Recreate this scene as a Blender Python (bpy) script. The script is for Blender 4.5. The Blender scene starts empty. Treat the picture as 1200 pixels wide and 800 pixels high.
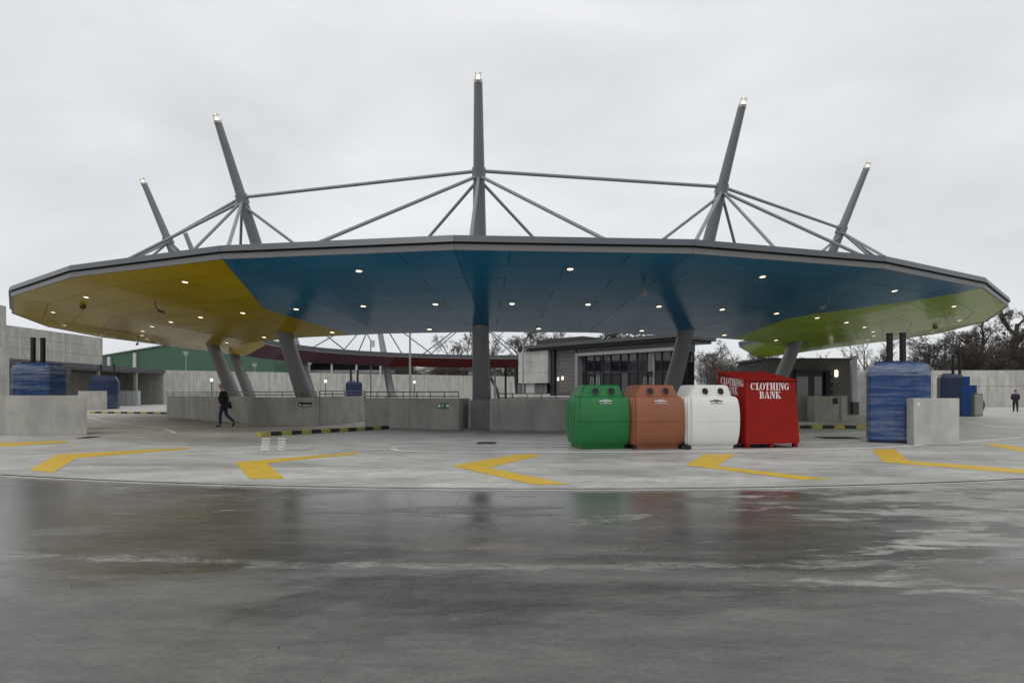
import bpy, bmesh, math, random
from mathutils import Vector, Matrix
rnd = random.Random(7)
sc = bpy.context.scene
COL = sc.collection
sin, cos, pi = math.sin, math.cos, math.pi

# ------------------------------------------------------------------ camera
F, HOR, EYE = 731.0, 461.0, 1.5          # focal length and horizon in pixels of a 1200 wide frame, eye height in metres
cam = bpy.data.cameras.new('camera')
cam.sensor_width = 36.0
cam.lens = F / 1200.0 * 36.0
cam.shift_y = (HOR - 400.0) / 1200.0
cam.clip_start, cam.clip_end = 0.1, 3000.0
camo = bpy.data.objects.new('camera', cam)
COL.objects.link(camo)
camo.location = (0, 0, EYE)
camo.rotation_euler = (math.radians(90), 0, 0)
sc.camera = camo

# ------------------------------------------------------------------ sky, sun, exposure
w = bpy.data.worlds.new('World')
sc.world = w
w.use_nodes = True
nt = w.node_tree
for n in list(nt.nodes): nt.nodes.remove(n)
out = nt.nodes.new('ShaderNodeOutputWorld')
bg = nt.nodes.new('ShaderNodeBackground')
bg.inputs['Strength'].default_value = 0.1
sky = nt.nodes.new('ShaderNodeTexSky')
sky.sky_type = 'NISHITA'
sky.sun_disc = False
SUN_EL, SUN_ROT = math.radians(48), math.radians(205)
sky.sun_elevation, sky.sun_rotation = SUN_EL, SUN_ROT
tc = nt.nodes.new('ShaderNodeTexCoord')
mp = nt.nodes.new('ShaderNodeMapping')
mp.inputs['Scale'].default_value = (1.0, 1.0, 2.6)
nz = nt.nodes.new('ShaderNodeTexNoise')
nz.inputs['Scale'].default_value = 2.1
nz.inputs['Detail'].default_value = 6
nz.inputs['Roughness'].default_value = 0.52
nz.inputs['Distortion'].default_value = 0.35
rp = nt.nodes.new('ShaderNodeValToRGB')
rp.color_ramp.elements[0].position = 0.28
rp.color_ramp.elements[0].color = (0.57, 0.585, 0.61, 1)
rp.color_ramp.elements[1].position = 0.72
rp.color_ramp.elements[1].color = (0.80, 0.81, 0.825, 1)
sc10 = nt.nodes.new('ShaderNodeVectorMath'); sc10.operation = 'SCALE'; sc10.inputs['Scale'].default_value = 10.0
mx = nt.nodes.new('ShaderNodeMix'); mx.data_type = 'RGBA'
mx.inputs[0].default_value = 0.96
nt.links.new(tc.outputs['Generated'], mp.inputs['Vector'])
nt.links.new(mp.outputs['Vector'], nz.inputs['Vector'])
nt.links.new(nz.outputs['Fac'], rp.inputs['Fac'])
nt.links.new(rp.outputs['Color'], sc10.inputs[0])
nt.links.new(sky.outputs['Color'], mx.inputs[6])
nt.links.new(sc10.outputs['Vector'], mx.inputs[7])
nt.links.new(mx.outputs[2], bg.inputs['Color'])
nt.links.new(bg.outputs['Background'], out.inputs['Surface'])

sun = bpy.data.lights.new('sun', 'SUN')
sun.energy = 0.7
sun.angle = math.radians(25)
sun.color = (1.0, 0.97, 0.93)
suno = bpy.data.objects.new('sun', sun)
COL.objects.link(suno)
sd = Vector((sin(SUN_ROT) * cos(SUN_EL), cos(SUN_ROT) * cos(SUN_EL), sin(SUN_EL)))
suno.rotation_euler = sd.to_track_quat('Z', 'Y').to_euler()
suno.location = (0, -20, 60)

vs = sc.view_settings
vs.view_transform = 'Standard'; vs.look = 'None'; vs.exposure = 0.2; vs.gamma = 1.0; vs.use_curve_mapping = False

# ------------------------------------------------------------------ helpers
def G(x, y):
    """ground point under a pixel of the 1200x800 photograph"""
    Y = F * EYE / (y - HOR)
    return Vector(((x - 600.0) / F * Y, Y, 0.0))
def P(x, y, Y):
    return Vector(((x - 600.0) / F * Y, Y, EYE + (HOR - y) / F * Y))
def X_at(x, Y): return (x - 600.0) / F * Y
def Z_at(y, Y): return EYE + (HOR - y) / F * Y

class MB:
    def __init__(s): s.v, s.f, s.m = [], [], []
    def add(s, vs, fs, mi=0):
        b = len(s.v)
        s.v += [tuple(p) for p in vs]
        for f in fs:
            s.f.append([i + b for i in f]); s.m.append(mi)
        return s
    def box(s, x0, x1, y0, y1, z0, z1, mi=0):
        return s.add([(x0, y0, z0), (x1, y0, z0), (x1, y1, z0), (x0, y1, z0), (x0, y0, z1), (x1, y0, z1), (x1, y1, z1), (x0, y1, z1)],
                     [(3, 2, 1, 0), (4, 5, 6, 7), (0, 1, 5, 4), (1, 2, 6, 5), (2, 3, 7, 6), (3, 0, 4, 7)], mi)
    def prism(s, poly, z0, z1, mi=0):
        n = len(poly)
        a = sum(poly[i][0] * poly[(i + 1) % n][1] - poly[(i + 1) % n][0] * poly[i][1] for i in range(n))
        if a < 0: poly = poly[::-1]
        vs = [(p[0], p[1], z0) for p in poly] + [(p[0], p[1], z1) for p in poly]
        fs = [tuple(range(n - 1, -1, -1)), tuple(range(n, 2 * n))]
        fs += [(i, (i + 1) % n, n + (i + 1) % n, n + i) for i in range(n)]
        return s.add(vs, fs, mi)
    def hexa(s, b, t, mi=0):
        """b, t: lists of equal length (bottom and top loop, counter-clockwise seen from above)"""
        n = len(b)
        fs = [tuple(range(n - 1, -1, -1)), tuple(range(n, 2 * n))]
        fs += [(i, (i + 1) % n, n + (i + 1) % n, n + i) for i in range(n)]
        return s.add(list(b) + list(t), fs, mi)
    def tube(s, p0, p1, r0, r1=None, n=10, mi=0, caps=True):
        r1 = r0 if r1 is None else r1
        p0, p1 = Vector(p0), Vector(p1)
        d = (p1 - p0).normalized()
        a = d.orthogonal().normalized(); b = d.cross(a)
        vs = [p0 + (a * cos(2 * pi * i / n) + b * sin(2 * pi * i / n)) * r0 for i in range(n)]
        vs += [p1 + (a * cos(2 * pi * i / n) + b * sin(2 * pi * i / n)) * r1 for i in range(n)]
        fs = [(i, (i + 1) % n, n + (i + 1) % n, n + i) for i in range(n)]
        if caps: fs += [tuple(range(n - 1, -1, -1)), tuple(range(n, 2 * n))]
        return s.add(vs, fs, mi)
    def lathe(s, prof, n=16, c=(0, 0, 0), mi=0, caps=True):
        vs = []
        for r, z in prof:
            vs += [(c[0] + r * cos(2 * pi * i / n), c[1] + r * sin(2 * pi * i / n), c[2] + z) for i in range(n)]
        fs = []
        for k in range(len(prof) - 1):
            for i in range(n):
                fs.append((k * n + i, k * n + (i + 1) % n, (k + 1) * n + (i + 1) % n, (k + 1) * n + i))
        if caps: fs += [tuple(range(n - 1, -1, -1)), tuple(range((len(prof) - 1) * n, len(prof) * n))]
        return s.add(vs, fs, mi)
    def loft(s, rings, mi=0, caps=True):
        n = len(rings[0]); vs = [p for r in rings for p in r]; fs = []
        for k in range(len(rings) - 1):
            for i in range(n):
                fs.append((k * n + i, k * n + (i + 1) % n, (k + 1) * n + (i + 1) % n, (k + 1) * n + i))
        if caps: fs += [tuple(range(n - 1, -1, -1)), tuple(range((len(rings) - 1) * n, len(rings) * n))]
        return s.add(vs, fs, mi)
    def mesh(s, name, mats, smooth=False, bevel=0.0):
        me = bpy.data.meshes.new(name)
        me.from_pydata(s.v, [], s.f)
        mats = mats if isinstance(mats, (list, tuple)) else [mats]
        for m in mats: me.materials.append(m)
        for p, mi in zip(me.polygons, s.m): p.material_index = mi
        me.update()
        if bevel:
            bm = bmesh.new(); bm.from_mesh(me)
            bmesh.ops.remove_doubles(bm, verts=bm.verts, dist=1e-5)
            es = [e for e in bm.edges if len(e.link_faces) == 2 and e.calc_face_angle(0) > 0.5]
            bmesh.ops.bevel(bm, geom=es, offset=bevel, segments=2, affect='EDGES', profile=0.6)
            bm.to_mesh(me); bm.free(); me.update()
        if smooth:
            me.shade_smooth() if smooth is True else me.set_sharp_from_angle(angle=smooth)
        return me
    def build(s, name, mats, parent=None, loc=(0, 0, 0), rz=0.0, smooth=False, bevel=0.0):
        me = s.mesh(name, mats, smooth, bevel)
        return link(name, me, parent, loc, rz)

def link(name, me, parent=None, loc=(0, 0, 0), rz=0.0):
    o = bpy.data.objects.new(name, me)
    COL.objects.link(o)
    o.location = loc; o.rotation_euler = (0, 0, rz)
    if parent is not None: o.parent = parent
    return o
def tag(o, label=None, cat=None, group=None, kind=None):
    if label: o['label'] = label
    if cat: o['category'] = cat
    if group: o['group'] = group
    if kind: o['kind'] = kind
    return o
def thing(name, label, cat, loc=(0, 0, 0), rz=0.0, group=None):
    return tag(link(name, None, None, loc, rz), label, cat, group)
def copy_tree(o, parent=None):
    c = o.copy(); COL.objects.link(c)
    if parent is not None: c.parent = parent
    for ch in list(o.children): copy_tree(ch, c)
    return c

# ------------------------------------------------------------------ materials
def mat(name, col, rough=0.6, metal=0.0, var=0.0, vscale=2.0, vstretch=(1, 1, 1), bump=0.0, bscale=40.0, coat=0.0, emit=None, estr=0.0, rvar=0.0, spec=0.5, fine=0.0):
    m = bpy.data.materials.new(name); m.use_nodes = True
    N, L = m.node_tree.nodes, m.node_tree.links
    b = N['Principled BSDF']
    b.inputs['Roughness'].default_value = rough
    b.inputs['Metallic'].default_value = metal
    b.inputs['Coat Weight'].default_value = coat
    b.inputs['Coat Roughness'].default_value = 0.08
    b.inputs['Specular IOR Level'].default_value = spec
    b.inputs['Base Color'].default_value = (*col, 1)
    if emit:
        b.inputs['Emission Color'].default_value = (*emit, 1)
        b.inputs['Emission Strength'].default_value = estr
    if var or bump or rvar or fine:
        geo = N.new('ShaderNodeNewGeometry')
        mpn = N.new('ShaderNodeMapping'); mpn.inputs['Scale'].default_value = vstretch
        L.new(geo.outputs['Position'], mpn.inputs['Vector'])
        no = N.new('ShaderNodeTexNoise'); no.inputs['Scale'].default_value = vscale; no.inputs['Detail'].default_value = 7; no.inputs['Roughness'].default_value = 0.62
        L.new(mpn.outputs['Vector'], no.inputs['Vector'])
        if var or fine:
            r = N.new('ShaderNodeMapRange')
            r.inputs['From Min'].default_value = 0.25; r.inputs['From Max'].default_value = 0.75
            r.inputs['To Min'].default_value = 1 - var; r.inputs['To Max'].default_value = 1 + var
            L.new(no.outputs['Fac'], r.inputs['Value'])
            fn = N.new('ShaderNodeTexNoise'); fn.inputs['Scale'].default_value = vscale * 17; fn.inputs['Detail'].default_value = 4
            L.new(geo.outputs['Position'], fn.inputs['Vector'])
            r2 = N.new('ShaderNodeMapRange')
            r2.inputs['From Min'].default_value = 0.25; r2.inputs['From Max'].default_value = 0.75
            r2.inputs['To Min'].default_value = 1 - fine; r2.inputs['To Max'].default_value = 1 + fine
            L.new(fn.outputs['Fac'], r2.inputs['Value'])
            mu = N.new('ShaderNodeMath'); mu.operation = 'MULTIPLY'
            L.new(r.outputs['Result'], mu.inputs[0]); L.new(r2.outputs['Result'], mu.inputs[1])
            vm = N.new('ShaderNodeVectorMath'); vm.operation = 'SCALE'; vm.inputs[0].default_value = col
            L.new(mu.outputs[0], vm.inputs['Scale'])
            L.new(vm.outputs['Vector'], b.inputs['Base Color'])
        if rvar:
            r3 = N.new('ShaderNodeMapRange')
            r3.inputs['From Min'].default_value = 0.3; r3.inputs['From Max'].default_value = 0.7
            r3.inputs['To Min'].default_value = max(0.02, rough - rvar); r3.inputs['To Max'].default_value = rough + rvar
            L.new(no.outputs['Fac'], r3.inputs['Value']); L.new(r3.outputs['Result'], b.inputs['Roughness'])
        if bump:
            bn = N.new('ShaderNodeTexNoise'); bn.inputs['Scale'].default_value = bscale; bn.inputs['Detail'].default_value = 5
            L.new(geo.outputs['Position'], bn.inputs['Vector'])
            bp = N.new('ShaderNodeBump'); bp.inputs['Strength'].default_value = bump; bp.inputs['Distance'].default_value = 0.02
            L.new(bn.outputs['Fac'], bp.inputs['Height']); L.new(bp.outputs['Normal'], b.inputs['Normal'])
    return m

def concrete(name, col, streak=0.18, wet=False):
    """cast concrete: cloudy patches, vertical run marks, pores"""
    m = mat(name, col, 0.75, var=streak, vscale=1.1, bump=0.25, bscale=30, fine=0.07)
    N, L = m.node_tree.nodes, m.node_tree.links
    b = N['Principled BSDF']
    src = b.inputs['Base Color'].links[0].from_socket
    geo = N.new('ShaderNodeNewGeometry')
    mp = N.new('ShaderNodeMapping'); mp.inputs['Scale'].default_value = (1.1, 1.1, 0.25)
    no = N.new('ShaderNodeTexNoise'); no.inputs['Scale'].default_value = 1.6; no.inputs['Detail'].default_value = 6
    L.new(geo.outputs['Position'], mp.inputs['Vector']); L.new(mp.outputs['Vector'], no.inputs['Vector'])
    r = N.new('ShaderNodeMapRange'); r.inputs['From Min'].default_value = 0.38; r.inputs['From Max'].default_value = 0.62
    r.inputs['To Min'].default_value = 0.84; r.inputs['To Max'].default_value = 1.06
    L.new(no.outputs['Fac'], r.inputs['Value'])
    vm = N.new('ShaderNodeVectorMath'); vm.operation = 'SCALE'
    L.new(src, vm.inputs[0]); L.new(r.outputs['Result'], vm.inputs['Scale'])
    L.new(vm.outputs['Vector'], b.inputs['Base Color'])
    return m

M = {}
M['conc'] = concrete('cast_concrete', (0.36, 0.35, 0.315))
M['conc_pale'] = concrete('pale_concrete', (0.44, 0.435, 0.41))
M['conc_far'] = concrete('panel_concrete', (0.45, 0.44, 0.40), 0.12)
M['steel'] = mat('painted_grey_steel', (0.20, 0.205, 0.21), 0.45, 0.1, var=0.08, vscale=1.2)
M['strut'] = mat('galvanised_tube', (0.25, 0.26, 0.275), 0.42, 0.2, var=0.1, vscale=2)
M['trim'] = mat('roof_trim_metal', (0.09, 0.103, 0.115), 0.38, 0.2, var=0.06, vscale=0.8)
M['fascia'] = mat('fascia_metal', (0.17, 0.168, 0.172), 0.45, 0.1, var=0.05, vscale=0.7)
M['black'] = mat('black_gap', (0.012, 0.012, 0.013), 0.7)
M['roofing'] = mat('roof_membrane', (0.2, 0.21, 0.22), 0.6, var=0.1)
def soffit(name, col, sp=0.10):
    m = mat(name, col, 0.17, var=0.06, vscale=0.6, rvar=0.05, coat=0.0, spec=sp)
    # every panel a touch lighter or darker than its neighbours
    N, L = m.node_tree.nodes, m.node_tree.links
    b = N['Principled BSDF']; src = b.inputs['Base Color'].links[0].from_socket
    oi = N.new('ShaderNodeObjectInfo'); r = N.new('ShaderNodeMapRange')
    r.inputs['To Min'].default_value = 0.90; r.inputs['To Max'].default_value = 1.10
    L.new(oi.outputs['Random'], r.inputs['Value'])
    vm = N.new('ShaderNodeVectorMath'); vm.operation = 'SCALE'
    L.new(src, vm.inputs[0]); L.new(r.outputs['Result'], vm.inputs['Scale']); L.new(vm.outputs['Vector'], b.inputs['Base Color'])
    return m
M['s_blue'] = soffit('blue_panel', (0.0, 0.135, 0.275))
M['s_yellow'] = soffit('yellow_panel', (0.44, 0.31, 0.0), 0.016)
M['s_green'] = soffit('green_panel', (0.33, 0.45, 0.045), 0.03)
M['s_purple'] = soffit('purple_panel', (0.12, 0.05, 0.08))
M['s_red'] = soffit('dark_red_panel', (0.115, 0.018, 0.013))
M['lamp'] = mat('lit_lamp', (0.9, 0.85, 0.75), 0.4, emit=(1.0, 0.80, 0.50), estr=3.4)
M['lamp_w'] = mat('lit_globe', (0.9, 0.9, 0.9), 0.4, emit=(1.0, 0.90, 0.72), estr=1.1)
M['chrome'] = mat('lamp_ring', (0.6, 0.58, 0.52), 0.3, 0.8)
M['yellow_paint'] = mat('yellow_road_paint', (0.62, 0.40, 0.02), 0.6, var=0.16, vscale=3.5, fine=0.16, bump=0.2)
M['white_paint'] = mat('white_road_paint', (0.80, 0.80, 0.78), 0.6, var=0.14, vscale=3.5, fine=0.18)
M['kerb_y'] = mat('kerb_yellow', (0.38, 0.33, 0.06), 0.6, var=0.2, vscale=4, fine=0.1)
M['kerb_k'] = mat('kerb_black', (0.014, 0.014, 0.015), 0.6, var=0.2, vscale=4)
M['iron'] = mat('cast_iron', (0.05, 0.05, 0.05), 0.55, 0.6, var=0.2)
M['silt'] = mat('joint_silt', (0.27, 0.26, 0.235), 0.75, var=0.3, vscale=3)
M['bb_green'] = mat('green_plastic', (0.008, 0.145, 0.035), 0.34, var=0.12, vscale=2.2, vstretch=(1, 1, 0.5), rvar=0.08, fine=0.04)
M['bb_brown'] = mat('terracotta_plastic', (0.25, 0.088, 0.042), 0.37, var=0.12, vscale=2.2, vstretch=(1, 1, 0.5), rvar=0.08, fine=0.04)
M['bb_white'] = mat('white_plastic', (0.68, 0.68, 0.65), 0.35, var=0.06, vscale=2.2, vstretch=(1, 1, 0.5), rvar=0.08, fine=0.03)
M['red_paint'] = mat('red_painted_steel', (0.25, 0.006, 0.002), 0.5, spec=0.22, var=0.14, vscale=2.5, fine=0.06, bump=0.05, bscale=60)
M['white_print'] = mat('white_lettering', (0.78, 0.76, 0.76), 0.5, fine=0.06, vscale=3)
M['dark_print'] = mat('dark_print', (0.02, 0.025, 0.03), 0.5)
M['rubber'] = mat('black_rubber', (0.010, 0.010, 0.011), 0.7)
M['blue'] = mat('blue_painted_steel', (0.002, 0.040, 0.165), 0.38, spec=0.3, var=0.15, vscale=2.2)
M['navy'] = mat('navy_painted_steel', (0.006, 0.02, 0.07), 0.45, var=0.15, vscale=2.2)
M['dark_brick'] = mat('dark_cladding', (0.045, 0.045, 0.047), 0.7, var=0.2, vscale=3, fine=0.12, bump=0.3)
M['slate'] = mat('slate_block', (0.125, 0.12, 0.115), 0.75, var=0.18, vscale=3, fine=0.12, bump=0.3)
M['mortar'] = mat('mortar', (0.06, 0.06, 0.06), 0.85)
M['anthracite'] = mat('anthracite_frame', (0.02, 0.022, 0.026), 0.45, 0.2)
M['alu'] = mat('light_aluminium', (0.27, 0.28, 0.29), 0.4, 0.3)
M['grey_clad'] = mat('grey_cladding', (0.075, 0.08, 0.085), 0.5, 0.2, var=0.08)
M['green_clad'] = mat('green_corrugated_steel', (0.055, 0.125, 0.08), 0.5, 0.1, var=0.08, vscale=0.4)
M['barn'] = mat('barn_cladding', (0.04, 0.042, 0.045), 0.7, var=0.2, vscale=0.5)
M['barn_roof'] = mat('barn_roof_sheet', (0.22, 0.23, 0.23), 0.6, var=0.1, vscale=0.5)
M['cabinet'] = mat('pale_cabinet', (0.45, 0.47, 0.48), 0.5, var=0.05)
M['sign_green'] = mat('green_sign', (0.02, 0.14, 0.06), 0.4)
M['bark'] = mat('grey_brown_bark', (0.06, 0.05, 0.042), 0.9, var=0.3, vscale=3)
M['twig'] = mat('brown_twig', (0.082, 0.072, 0.061), 0.9, var=0.25, vscale=0.8)
M['twig_red'] = mat('russet_twig', (0.085, 0.070, 0.056), 0.9, var=0.25, vscale=0.8)
M['leaf'] = mat('evergreen_leaf', (0.03, 0.045, 0.022), 0.7, var=0.4, vscale=0.8)
M['skin'] = mat('skin', (0.42, 0.24, 0.17), 0.55)
M['black_cloth'] = mat('black_cloth', (0.008, 0.008, 0.010), 0.9)
M['navy_cloth'] = mat('navy_cloth', (0.016, 0.014, 0.03), 0.9)
M['denim'] = mat('blue_denim', (0.018, 0.035, 0.075), 0.9, var=0.15, vscale=8)
M['hair_grey'] = mat('grey_hair', (0.25, 0.22, 0.18), 0.8)
M['hair_dark'] = mat('dark_hair', (0.03, 0.022, 0.018), 0.8)
M['eye'] = mat('eye', (0.01, 0.01, 0.01), 0.2)
M['grass'] = mat('rough_grass', (0.055, 0.07, 0.03), 0.95, var=0.3, vscale=0.6)

def worn(m, under, mx_=0.75):
    N, L = m.node_tree.nodes, m.node_tree.links
    b = N['Principled BSDF']; src = b.inputs['Base Color'].links[0].from_socket
    geo = N.new('ShaderNodeNewGeometry')
    fac = []
    for sc_, st, lo, hi in ((2.3, (0.6, 1.4, 1), 0.56, 0.68), (24, (1, 1, 1), 0.57, 0.64)):
        mp = N.new('ShaderNodeMapping'); mp.inputs['Scale'].default_value = st
        no = N.new('ShaderNodeTexNoise'); no.inputs['Scale'].default_value = sc_; no.inputs['Detail'].default_value = 7; no.inputs['Roughness'].default_value = 0.7
        L.new(geo.outputs['Position'], mp.inputs[0]); L.new(mp.outputs[0], no.inputs[0])
        r = N.new('ShaderNodeMapRange'); r.inputs['From Min'].default_value = lo; r.inputs['From Max'].default_value = hi; r.inputs['To Max'].default_value = mx_
        L.new(no.outputs['Fac'], r.inputs['Value']); fac.append(r.outputs['Result'])
    mxm = N.new('ShaderNodeMath'); mxm.operation = 'MAXIMUM'; L.new(fac[0], mxm.inputs[0]); L.new(fac[1], mxm.inputs[1])
    mi = N.new('ShaderNodeMix'); mi.data_type = 'RGBA'; mi.inputs[7].default_value = (*under, 1)
    L.new(mxm.outputs[0], mi.inputs[0]); L.new(src, mi.inputs[6]); L.new(mi.outputs[2], b.inputs['Base Color'])
worn(M['yellow_paint'], (0.36, 0.30, 0.17)); worn(M['white_paint'], (0.42, 0.415, 0.39), 0.5)
gl = mat('window_glass', (0.010, 0.012, 0.016), 0.04, spec=0.8); M['glass'] = gl; M['glass_mid'] = mat('grey_reflection_glass', (0.035, 0.038, 0.042), 0.05, spec=0.9)  # glass_mid: base colour lightened so some panes carry painted grey reflections
gp = mat('pale_glass', (0.16, 0.17, 0.17), 0.08, spec=0.7); M['glass_pale'] = gp
# clear stretch film: partly transparent with milky streaks
def film():
    m = bpy.data.materials.new('stretch_film'); m.use_nodes = True
    N, L = m.node_tree.nodes, m.node_tree.links
    b = N['Principled BSDF']; o = N['Material Output']
    b.inputs['Base Color'].default_value = (0.50, 0.55, 0.62, 1); b.inputs['Roughness'].default_value = 0.22
    t = N.new('ShaderNodeBsdfTransparent'); mixs = N.new('ShaderNodeMixShader')
    geo = N.new('ShaderNodeNewGeometry'); mp = N.new('ShaderNodeMapping'); mp.inputs['Scale'].default_value = (0.55, 0.55, 5.5)
    no = N.new('ShaderNodeTexNoise'); no.inputs['Scale'].default_value = 1.4; no.inputs['Detail'].default_value = 6; no.inputs['Roughness'].default_value = 0.65
    L.new(geo.outputs['Position'], mp.inputs['Vector']); L.new(mp.outputs['Vector'], no.inputs['Vector'])
    r = N.new('ShaderNodeMapRange'); r.inputs['From Min'].default_value = 0.45; r.inputs['From Max'].default_value = 0.75
    r.inputs['To Min'].default_value = 0.03; r.inputs['To Max'].default_value = 0.36
    L.new(no.outputs['Fac'], r.inputs['Value']); L.new(r.outputs['Result'], mixs.inputs['Fac'])
    L.new(t.outputs[0], mixs.inputs[1]); L.new(b.outputs[0], mixs.inputs[2]); L.new(mixs.outputs[0], o.inputs['Surface'])
    bp = N.new('ShaderNodeBump'); bp.inputs['Strength'].default_value = 0.6; bp.inputs['Distance'].default_value = 0.05
    L.new(no.outputs['Fac'], bp.inputs['Height']); L.new(bp.outputs['Normal'], b.inputs['Normal'])
    return m
M['film'] = film()
def film_thick():
    m = M['film'].copy(); m.name = 'gathered_film'
    for n in m.node_tree.nodes:
        if n.type == 'MAP_RANGE':
            n.inputs['From Min'].default_value = 0.36; n.inputs['From Max'].default_value = 0.66
            n.inputs['To Min'].default_value = 0.08; n.inputs['To Max'].default_value = 0.42
        if n.type == 'MAPPING': n.inputs['Scale'].default_value = (1.5, 1.5, 9.0)
    return m
M['film2'] = film_thick()

def circ3(a, b, c):
    ax, ay, bx, by, cx, cy = a.x, a.y, b.x, b.y, c.x, c.y
    d = 2 * (ax * (by - cy) + bx * (cy - ay) + cx * (ay - by))
    ux = ((ax * ax + ay * ay) * (by - cy) + (bx * bx + by * by) * (cy - ay) + (cx * cx + cy * cy) * (ay - by)) / d
    uy = ((ax * ax + ay * ay) * (cx - bx) + (bx * bx + by * by) * (ax - cx) + (cx * cx + cy * cy) * (bx - ax)) / d
    return ux, uy, math.hypot(ax - ux, ay - uy)
DX, DY, DR = circ3(G(0, 555), G(610, 572), G(1200, 560))
# --- ground: brushed concrete that is wet in front of the drain and dry behind it
def ground_mat(name, wet):
    m = bpy.data.materials.new(name); m.use_nodes = True
    N, L = m.node_tree.nodes, m.node_tree.links
    b = N['Principled BSDF']
    geo = N.new('ShaderNodeNewGeometry')
    def noise(scale, stretch, detail=7, rough=0.6, rot=0.0, dist=0.0):
        mp = N.new('ShaderNodeMapping'); mp.inputs['Scale'].default_value = stretch; mp.inputs['Rotation'].default_value = (0, 0, rot)
        no = N.new('ShaderNodeTexNoise'); no.inputs['Scale'].default_value = scale; no.inputs['Detail'].default_value = detail; no.inputs['Roughness'].default_value = rough; no.inputs['Distortion'].default_value = dist
        L.new(geo.outputs['Position'], mp.inputs['Vector']); L.new(mp.outputs['Vector'], no.inputs['Vector'])
        return no.outputs['Fac']
    def rng(s, a, b_, c, d):
        r = N.new('ShaderNodeMapRange'); r.inputs['From Min'].default_value = a; r.inputs['From Max'].default_value = b_
        r.inputs['To Min'].default_value = c; r.inputs['To Max'].default_value = d
        L.new(s, r.inputs['Value']); return r.outputs['Result']
    def op(kind, a, b_):
        mth = N.new('ShaderNodeMath'); mth.operation = kind
        for i, q in enumerate((a, b_)):
            if isinstance(q, (int, float)): mth.inputs[i].default_value = q
            else: L.new(q, mth.inputs[i])
        return mth.outputs[0]
    brush = noise(1.3, (0.45, 1.5, 1), 9, 0.74, 0.30) if wet else noise(1.1, (0.8, 1.25, 1), 9, 0.76, 0.2)
    broad = noise(0.33, (0.6, 1.3, 1), 5, 0.55, 0.1, 0.6)
    fine = noise(28, (1, 1, 1), 5, 0.7)
    tone = op('MULTIPLY', rng(brush, 0.28, 0.72, 0.64, 1.34), rng(broad, 0.3, 0.7, 0.86, 1.14))
    mid = noise(4.5, (0.55, 1.5, 1), 8, 0.75, 0.3, 0.8)
    tone = op('MULTIPLY', tone, op('MULTIPLY', rng(fine, 0.25, 0.75, 0.74, 1.26), rng(mid, 0.28, 0.72, 0.74, 1.26)))
    vm = N.new('ShaderNodeVectorMath'); vm.operation = 'SCALE'
    if wet:
        sx = N.new('ShaderNodeSeparateXYZ'); L.new(geo.outputs['Position'], sx.inputs[0])
        # three states: standing film of water, damp, dried-off islands
        isl = noise(0.75, (0.55, 1.5, 1), 9, 0.68, -0.42, 0.4)
        bias = op('ADD', rng(sx.outputs['X'], 0.6, 6.5, -0.10, 0.06), rng(sx.outputs['Y'], 3.0, 7.5, -0.06, 0.02))
        dry = rng(op('ADD', isl, bias), 0.52, 0.572, 0.0, 1.0)
        pud = op('ADD', noise(0.42, (0.45, 1.1, 1), 8, 0.62, 0.12, 0.7), op('MULTIPLY', noise(3.2, (0.4, 1.4, 1), 6, 0.7, 0.25), 0.22))
        pb = op('ADD', rng(sx.outputs['Y'], 3.8, 6.4, -0.03, 0.085), rng(sx.outputs['X'], 2.5, 8.0, 0.0, -0.13))
        water = rng(op('ADD', pud, pb), 0.565, 0.675, 0.0, 1.0)
        damp_c = N.new('ShaderNodeMix'); damp_c.data_type = 'RGBA'
        damp_c.inputs[6].default_value = (0.125, 0.119, 0.108, 1); damp_c.inputs[7].default_value = (0.096, 0.091, 0.081, 1)
        L.new(water, damp_c.inputs[0])
        mxc = N.new('ShaderNodeMix'); mxc.data_type = 'RGBA'
        L.new(damp_c.outputs[2], mxc.inputs[6]); mxc.inputs[7].default_value = (0.285, 0.275, 0.25, 1)
        L.new(dry, mxc.inputs[0])
        brown = noise(0.5, (0.5, 2.2, 1), 4, 0.5, 0.05)
        mb = N.new('ShaderNodeMix'); mb.data_type = 'RGBA'; mb.inputs[7].default_value = (0.165, 0.135, 0.100, 1)
        L.new(rng(brown, 0.60, 0.70, 0, 0.7), mb.inputs[0]); L.new(mxc.outputs[2], mb.inputs[6])
        # pale residue along the joint and behind the drain
        dv = N.new('ShaderNodeVectorMath'); dv.operation = 'DISTANCE'; dv.inputs[1].default_value = (DX, DY, 0)
        L.new(geo.outputs['Position'], dv.inputs[0])
        wob = rng(noise(1.7, (0.7, 1.6, 1), 8, 0.75, 0.0, 0.5), 0.3, 0.7, -0.16, 0.16)
        def strip(r0, wd):
            q = op('ABSOLUTE', op('SUBTRACT', dv.outputs['Value'], r0), 0)
            return rng(op('ADD', q, wob), 0.02, wd, 1.0, 0.0)
        res = op('MAXIMUM', strip(DR + 4.45, 0.115), strip(DR + 0.30, 0.24))
        res = op('MULTIPLY', res, rng(noise(9, (0.4, 1, 1), 5, 0.7), 0.35, 0.62, 0.08, 0.62))
        mr = N.new('ShaderNodeMix'); mr.data_type = 'RGBA'; mr.inputs[7].default_value = (0.34, 0.33, 0.305, 1)
        L.new(res, mr.inputs[0]); L.new(mb.outputs[2], mr.inputs[6])
        L.new(mr.outputs[2], vm.inputs[0])
        dry = op('MAXIMUM', dry, op('MULTIPLY', res, 0.7))
        rw = op('ADD', rng(water, 0.0, 1.0, 0.44, 0.17), rng(brush, 0.3, 0.7, -0.05, 0.05))
        ro = N.new('ShaderNodeMix'); L.new(dry, ro.inputs[0]); L.new(rw, ro.inputs[2]); ro.inputs[3].default_value = 0.6
        L.new(ro.outputs[0], b.inputs['Roughness'])
        b.inputs['Specular IOR Level'].default_value = 0.36
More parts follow.
